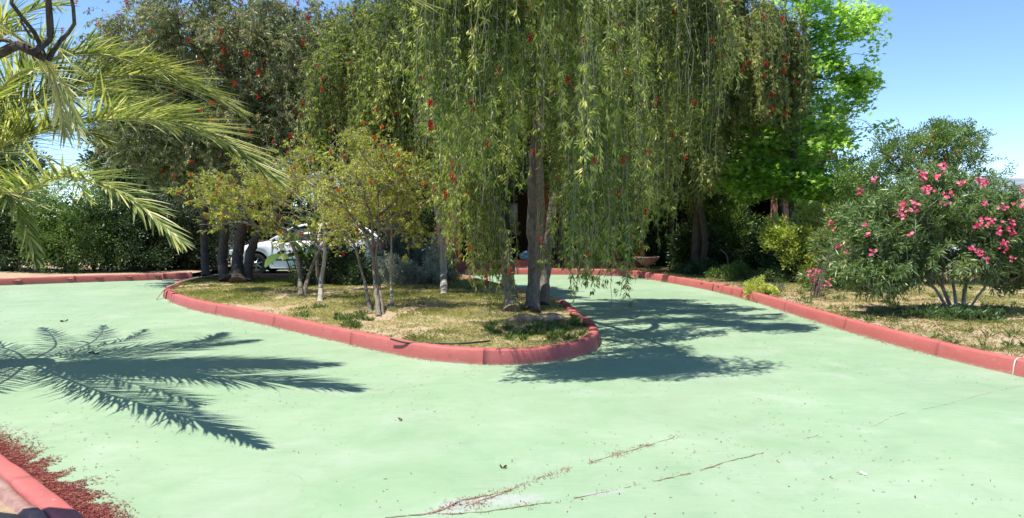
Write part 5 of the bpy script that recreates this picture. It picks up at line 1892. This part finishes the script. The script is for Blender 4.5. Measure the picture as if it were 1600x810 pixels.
# greenhouse
gh = [(1.25, .97, .74), (1.95, 1.37, .60), (2.9, 1.41, .60), (3.55, 1.30, .57), (3.98, .98, .70)]
V, F = [], []
for x, z, hw in gh:
    V += [(cx0 + x, cy0 + .85 - HW + .07, .96), (cx0 + x, cy0 + .85 - hw, z - .02), (cx0 + x, cy0 + .85 + hw, z - .02), (cx0 + x, cy0 + .85 + HW - .07, .96)]
for i in range(4):
    for j in range(3):
        F.append((4 * i + j, 4 * i + j + 1, 4 * i + j + 5, 4 * i + j + 4))
mesh_np('window_glass', V, np.array(F), M['glass'], parent=car)
V, F = [], []
rf_ = [(1.9, 1.375, .62), (2.1, 1.415, .62), (2.9, 1.44, .62), (3.5, 1.35, .60), (3.62, 1.29, .58)]
for x, z, hw in rf_:
    V += [(cx0 + x, cy0 + .85 - hw - .015, z - .05), (cx0 + x, cy0 + .85 - hw + .05, z), (cx0 + x, cy0 + .85, z + .02), (cx0 + x, cy0 + .85 + hw - .05, z), (cx0 + x, cy0 + .85 + hw + .015, z - .05)]
for i in range(4):
    for j in range(4):
        F.append((5 * i + j, 5 * i + j + 1, 5 * i + j + 6, 5 * i + j + 5))
mesh_np('roof', V, np.array(F), M['car_paint'], smooth=True, parent=car)
for sgn in (-1, 1):
    for (xa, za, ya, xb, zb, yb, r_) in ((1.22, .96, .78, 1.93, 1.38, .625, .03), (2.55, .96, .79, 2.6, 1.40, .63, .03), (4.0, .96, .74, 3.6, 1.30, .60, .045), (3.35, .97, .79, 3.3, 1.36, .63, .03)):
        tb = Tubes().add([(cx0 + xa, cy0 + .85 + sgn * ya, za), (cx0 + xb, cy0 + .85 + sgn * yb, zb)], r_, 6)
        tb.build('pillar', M['car_paint'], car)
yside = cy0 + .85 - HW
Boxes().box(cx0 + 1.25, yside - .028, .40, cx0 + 2.95, yside - .010, .45).build('rub_strip', M['trim'], car)
Boxes().box(cx0 + 1.25, yside - .02, .19, cx0 + 2.95, yside + .05, .235).build('sill', M['car_paint'], car)
Boxes().box(cx0 + .45, cy0 + .2, .18, cx0 + 3.8, cy0 + 1.5, .6).build('underbody', M['trim'], car)
for xg in (1.28, 2.46, 3.02):
    Boxes().box(cx0 + xg, yside - .018, .28, cx0 + xg + .008, yside + .03, .92).build('door_gap', M['trim'], car)
Boxes().box(cx0 + 2.2, yside - .035, .74, cx0 + 2.36, yside + .01, .765).build('door_handle', M['car_paint'], car, bevel=.006)
for sgn in (-1, 1):
    yy = cy0 + .85 + sgn * (HW + .06)
    m_ = Boxes().box(cx0 + 1.42, yy - .08, .95, cx0 + 1.55, yy + .08, 1.08).build('wing_mirror', M['car_paint'], car, bevel=.03)
    Boxes().box(cx0 + .06, cy0 + .85 + sgn * .62 - .14, .55, cx0 + .34, cy0 + .85 + sgn * .62 + .12, .70).build('headlight', M['lamp_glass'], car, bevel=.03)
    Boxes().box(cx0 + 4.06, cy0 + .85 + sgn * .62 - .12, .62, cx0 + 4.19, cy0 + .85 + sgn * .62 + .12, .85).build('tail_light', M['redlens'], car, bevel=.02)


def ring_y(cx_, cy_, cz_, prof, n=28):
    """surface of revolution about the y axis; prof = (y offset, radius)"""
    V, F = [], []
    for (yo, r_) in prof:
        for k_ in range(n):
            th = 2 * math.pi * k_ / n
            V.append((cx_ + r_ * math.cos(th), cy_ + yo, cz_ + r_ * math.sin(th)))
    for i in range(len(prof) - 1):
        for k_ in range(n):
            F.append((i * n + k_, i * n + (k_ + 1) % n, (i + 1) * n + (k_ + 1) % n, (i + 1) * n + k_))
    return V, np.array(F)


for w_ in wx:
    for sgn, yw in ((-1, cy0 + .02), (1, cy0 + 1.5)):
        wc = (cx0 + w_, yw, .31)
        V, F = ring_y(*wc, [(0, .2), (-.005, .29), (.02, .31), (.16, .31), (.185, .29), (.18, .2)])
        ty = mesh_np('wheel', V, F, M['tyre'], smooth=True, parent=car)
        V, F = ring_y(*wc, [(.02 if sgn < 0 else .16, .205), (.05, .19), (.1, .18)])
        rm = mesh_np('rim', V, F, M['rim'], smooth=True, loc=car.location)
        rm.parent = ty
        rm.location = (0, 0, 0)
        for k_ in range(7):
            th = 2 * math.pi * k_ / 7 + .3
            yo = .03 if sgn < 0 else .15
            tb = Tubes().add([(wc[0] + .03 * math.cos(th), yw + yo, .31 + .03 * math.sin(th)), (wc[0] + .2 * math.cos(th), yw + yo + .01, .31 + .2 * math.sin(th))], .022, 6)
            sp = tb.build('spoke', M['rim'], None, loc=car.location)
            sp.parent = ty
            sp.location = (0, 0, 0)

# ------------------------------------------------------------------ house
t = NT('terracotta_render')
p = t.pos()
c = t.mix(t.noise(p, 1.5, 5), (0.22, 0.06, 0.032), (0.30, 0.09, 0.048))
t.princ(c, .9, .15, t.bump(t.noise(p, 30, 5), .5, .01))
M['terracotta'] = t.m
M['porch_shade'] = plain('porch_shade_brown', (0.05, 0.028, 0.02), .6, .3)  # near-black brown puts the shade of the porch into the colour
M['salmon'] = plain('salmon_render', (0.58, 0.30, 0.22), .9, .15, vary=.1, scale=2, bump=.3)
M['tile'] = plain('clay_tile', (0.50, 0.24, 0.14), .85, .2, vary=.3, scale=5, bump=.4)
M['darkwood'] = plain('dark_door_wood', (0.05, .03, .02), .5, .3)
M['cream'] = plain('cream_trim', (0.62, .5, .40), .8, .2)
HY = 24.6
house = thing('house', (3.5, HY, 0), 'terracotta house with a shaded arched porch behind the trees', 'house')
# arcade: piers and arches
bays = [(-2.0, -1.6), (0.75, 1.25), (3.7, 4.2), (6.6, 7.1), (9.2, 9.8)]
topw = 3.35
for x0, x1 in bays:
    Boxes().box(x0, HY, 0, x1, HY + .4, 2.1).build('pier', M['terracotta'], house, bevel=.01)
for (a0, a1), (b0, b1) in zip(bays[:-1], bays[1:]):
    bx = Boxes()
    n_ = 12
    c_x, r_x = (a1 + b0) / 2, (b0 - a1) / 2
    for i in range(n_):
        t0, t1 = math.pi - math.pi * i / n_, math.pi - math.pi * (i + 1) / n_
        xa, xb = c_x + r_x * math.cos(t0), c_x + r_x * math.cos(t1)
        za, zb = 2.1 + .75 * math.sin(t0), 2.1 + .75 * math.sin(t1)
        bx.prism_y([(xa, za), (xb, zb), (xb, topw), (xa, topw)], HY + .003, HY + .397)
    bx.build('arch', M['terracotta'], house)
for x0, x1 in bays:
    Boxes().box(x0, HY + .003, 2.1, x1, HY + .397, topw).build('spandrel', M['terracotta'], house)
Boxes().box(-2.0, HY + 2.6, 0, 9.8, HY + 2.9, 3.3).build('back_wall', M['porch_shade'], house)  # wall coloured dark to stand for the porch shade
Boxes().box(-2.0, HY + .4, 0, -1.75, HY + 2.6, 3.3).build('side_wall', M['terracotta'], house)
Boxes().box(9.55, HY + .4, 0, 9.8, HY + 2.6, 3.3).build('side_wall', M['terracotta'], house)
Boxes().box(-2.0, HY + .41, 3.2, 9.8, HY + 2.59, 3.33).build('porch_ceiling', M['salmon'], house)
dr = Boxes().box(1.9, HY + 2.55, .1, 2.9, HY + 2.597, 2.2).build('door', M['darkwood'], house)
h_ = Boxes().box(2.02, HY + 2.5, 1.05, 2.14, HY + 2.548, 1.08).build('handle', M['rim'], None)
h_.parent = dr
h_.matrix_parent_inverse = Matrix.Translation((-3.5, -HY, 0))
for x0 in (-.9, 5.0, 7.7):
    w_ = Boxes().box(x0, HY + 2.56, 1.0, x0 + 1.1, HY + 2.597, 2.1).build('window', M['glass'], house)
for x0, x1 in ((8.1, 8.6), (9.15, 9.6)):
    Boxes().box(x0, HY - .3, 0, x1, HY - .01, 3.3).build('pillar', M['salmon'], house, bevel=.01)
# upper floor (salmon), set back
Boxes().box(-3.1, HY + 3.0, 0, 8.6, HY + 9, 5.2).build('upper_wall', M['salmon'], house)
Boxes().box(-3.15, HY + 2.95, 5.2, 8.65, HY + 9.05, 5.32).build('cornice', M['cream'], house)
for x0 in (-1.2, 2.2, 5.8):
    f_ = Boxes().box(x0, HY + 2.93, 3.9, x0 + 1.1, HY + 2.996, 5.0).build('window', M['cream'], house)
    pn = Boxes().box(x0 + .08, HY + 2.905, 3.98, x0 + 1.02, HY + 2.928, 4.92).build('pane', M['glass'], None)
    pn.parent = f_
    pn.matrix_parent_inverse = Matrix.Translation((-3.5, -HY, 0))


# clay tile: half round barrel
def tile_mesh(L=.42, r=.095):
    V, F = [], []
    n_ = 6
    for y in (0, L):
        for k_ in range(n_ + 1):
            th = math.pi * k_ / n_
            V.append((r * math.cos(th), y, r * .7 * math.sin(th) + (.0 if y else .015)))
    for k_ in range(n_):
        F.append((k_, k_ + 1, n_ + 2 + k_, n_ + 1 + k_))
    me = bpy.data.meshes.new('roof_tile')
    me.from_pydata(V, [], F)
    me.materials.append(M['tile'])
    return me


TM = tile_mesh()
slope = math.radians(20)


def roof(x0, x1, y0, z0, rows, indiv_rows, label):
    cols = int((x1 - x0) / .21)
    V0 = np.array([v.co[:] for v in TM.vertices])
    F0 = np.array([q.vertices[:] for q in TM.polygons])
    rv, rf, nn_ = [], [], 0
    ca, sa = math.cos(slope), math.sin(slope)
    for r_ in range(rows):
        for c_ in range(cols):
            x = x0 + .105 + c_ * .21
            y = y0 + r_ * .38 * ca
            z = z0 + r_ * .38 * sa
            if r_ < indiv_rows:
                o = bpy.data.objects.new('roof_tile', TM)
                link(o, house)
                o.location = (x - 3.5, y - HY, z + random.uniform(-.004, .004))
                o.rotation_euler = (slope, 0, random.uniform(-.02, .02))
            else:
                q = V0.copy()
                q2 = np.stack([q[:, 0] + x, q[:, 1] * ca - q[:, 2] * sa + y, q[:, 1] * sa + q[:, 2] * ca + z], 1)
                rv.append(q2)
                rf.append(F0 + nn_)
                nn_ += len(q2)
    if rv:
        o = mesh_np('roof_tiles', np.concatenate(rv), np.concatenate(rf), M['tile'], parent=house)
        o['kind'] = 'stuff'
    L_ = rows * .38
    Boxes().prism_y([(0, 0)] * 3, 0, 0) if False else None
    d_ = Boxes()
    d_.v = [(x0, y0, z0 - .12), (x1, y0, z0 - .12), (x1, y0 + L_ * ca, z0 + L_ * sa - .12), (x0, y0 + L_ * ca, z0 + L_ * sa - .12), (x0, y0, z0 - .01), (x1, y0, z0 - .01), (x1, y0 + L_ * ca, z0 + L_ * sa - .01), (x0, y0 + L_ * ca, z0 + L_ * sa - .01)]
    d_.f = [(0, 3, 2, 1), (4, 5, 6, 7), (0, 1, 5, 4), (1, 2, 6, 5), (2, 3, 7, 6), (3, 0, 4, 7)]
    d_.build('roof_deck', M['tile'], house)


roof(-2.3, 10.1, HY - .3, 3.48, 9, 2, '')
roof(-3.4, 8.9, HY + 2.6, 5.46, 9, 2, '')
Boxes().box(3.95, HY + 4.3, 5.7, 4.75, HY + 5.0, 7.0).build('chimney', M['cream'], house, bevel=.01)

# porch step and low walls, painted red
stp = Boxes().box(-1.9, 23.0, 0, 3.9, 23.35, .33)
o = stp.build('porch_step', M['kerb'], None, bevel=.015)
tag(o, 'long low red painted step in front of the shaded porch', 'step')
ft = flat('porch_floor', [(-1.9, 23.35), (9.8, 23.35), (9.8, 27.2), (-1.9, 27.2)], .12, M['porch_shade'], label='porch floor coloured dark for the porch shade')
lw = Boxes().box(5.9, 22.6, .05, 7.15, 22.78, .42).box(5.9, 22.1, .05, 6.05, 22.6, .40)
o = lw.build('low_wall', M['kerb'], None, bevel=.015)
tag(o, 'short low red garden wall in the shade of the shrubs', 'wall')

# stone bowl planter
pl = thing('bowl_planter', (3.86, 22.3, .1), 'pink stone bowl planter beyond the far kerb, foliage shade in its colour', 'planter')
M['pinkstone_shaded'] = plain('shaded_pink_stone', (.26, .17, .145), .9, .15, vary=.3, scale=20, bump=.6)  # stone colour dimmed to stand for shade from the hanging foliage
V, F = [], []
prof = [(.0, 0), (.13, 0), (.15, .03), (.08, .07), (.08, .12), (.2, .19), (.31, .30), (.35, .345), (.36, .38), (.31, .38), (.27, .33), (0.0, .30)]
for r_, z_ in prof:
    for k_ in range(24):
        th = 2 * math.pi * k_ / 24
        V.append((3.86 + r_ * math.cos(th), 22.3 + r_ * math.sin(th), .1 + z_))
for i in range(len(prof) - 1):
    for k_ in range(24):
        F.append((i * 24 + k_, i * 24 + (k_ + 1) % 24, (i + 1) * 24 + (k_ + 1) % 24, (i + 1) * 24 + k_))
mesh_np('bowl', V, np.array(F), M['pinkstone_shaded'], parent=pl)

# blue bundle on the step
M['bluebag'] = plain('blue_plastic', (.12, .26, .40), .4, .4, vary=.4, scale=14)
bl = P(822, 413, 22.9)
V, F = [], []
nu, nv2 = 14, 8
for i in range(nv2 + 1):
    ph = math.pi * i / nv2
    for j in range(nu):
        th = 2 * math.pi * j / nu
        r_ = 1 + R.normal() * .13
        V.append((.19 * math.sin(ph) * math.cos(th) * r_, .14 * math.sin(ph) * math.sin(th) * r_, .13 + .13 * math.cos(ph) * r_))
for i in range(nv2):
    for j in range(nu):
        F.append((i * nu + j, (i + 1) * nu + j, (i + 1) * nu + (j + 1) % nu, i * nu + (j + 1) % nu))
o = mesh_np('plastic_bag', V, np.array(F), M['bluebag'], loc=(0, 0, 0))
o.location = (float(bl[0]), 23.15, .33)
tag(o, 'crumpled blue bag on the red porch step behind the middle trunk', 'bag')

# curved pale sapling and sticks by the low wall
sp = thing('bare_sapling', (5.9, 21.2, .1), 'thin pale bent sapling in front of the short red wall', 'sapling')
q0 = np.array([5.9, 21.2, .1])
Tubes().add(catmull([q0, P(1137, 420, 21.2), P(1137, 405, 21.2), P(1132, 395, 21.2), P(1125, 390, 21.2)], .05), .018, 6).build('stem', M['bark_pale'], sp)

# neighbour's grey wall behind the hedge
nb = thing('neighbouring_house', (-14.2, 35, 0), 'grey gabled house seen between the hedge and the bottlebrush tree', 'house')
M['grey'] = plain('grey_render', (.36, .35, .34), .9, .15, vary=.1, scale=2)
Boxes().box(-16.4, 35, 0, -12.2, 40, 3.1).build('wall', M['grey'], nb)
Boxes().prism_y([(-16.7, 3.1), (-11.9, 3.1), (-13.2, 4.1), (-15.4, 4.1)], 34.7, 40.3).build('roof', M['grey'], nb)
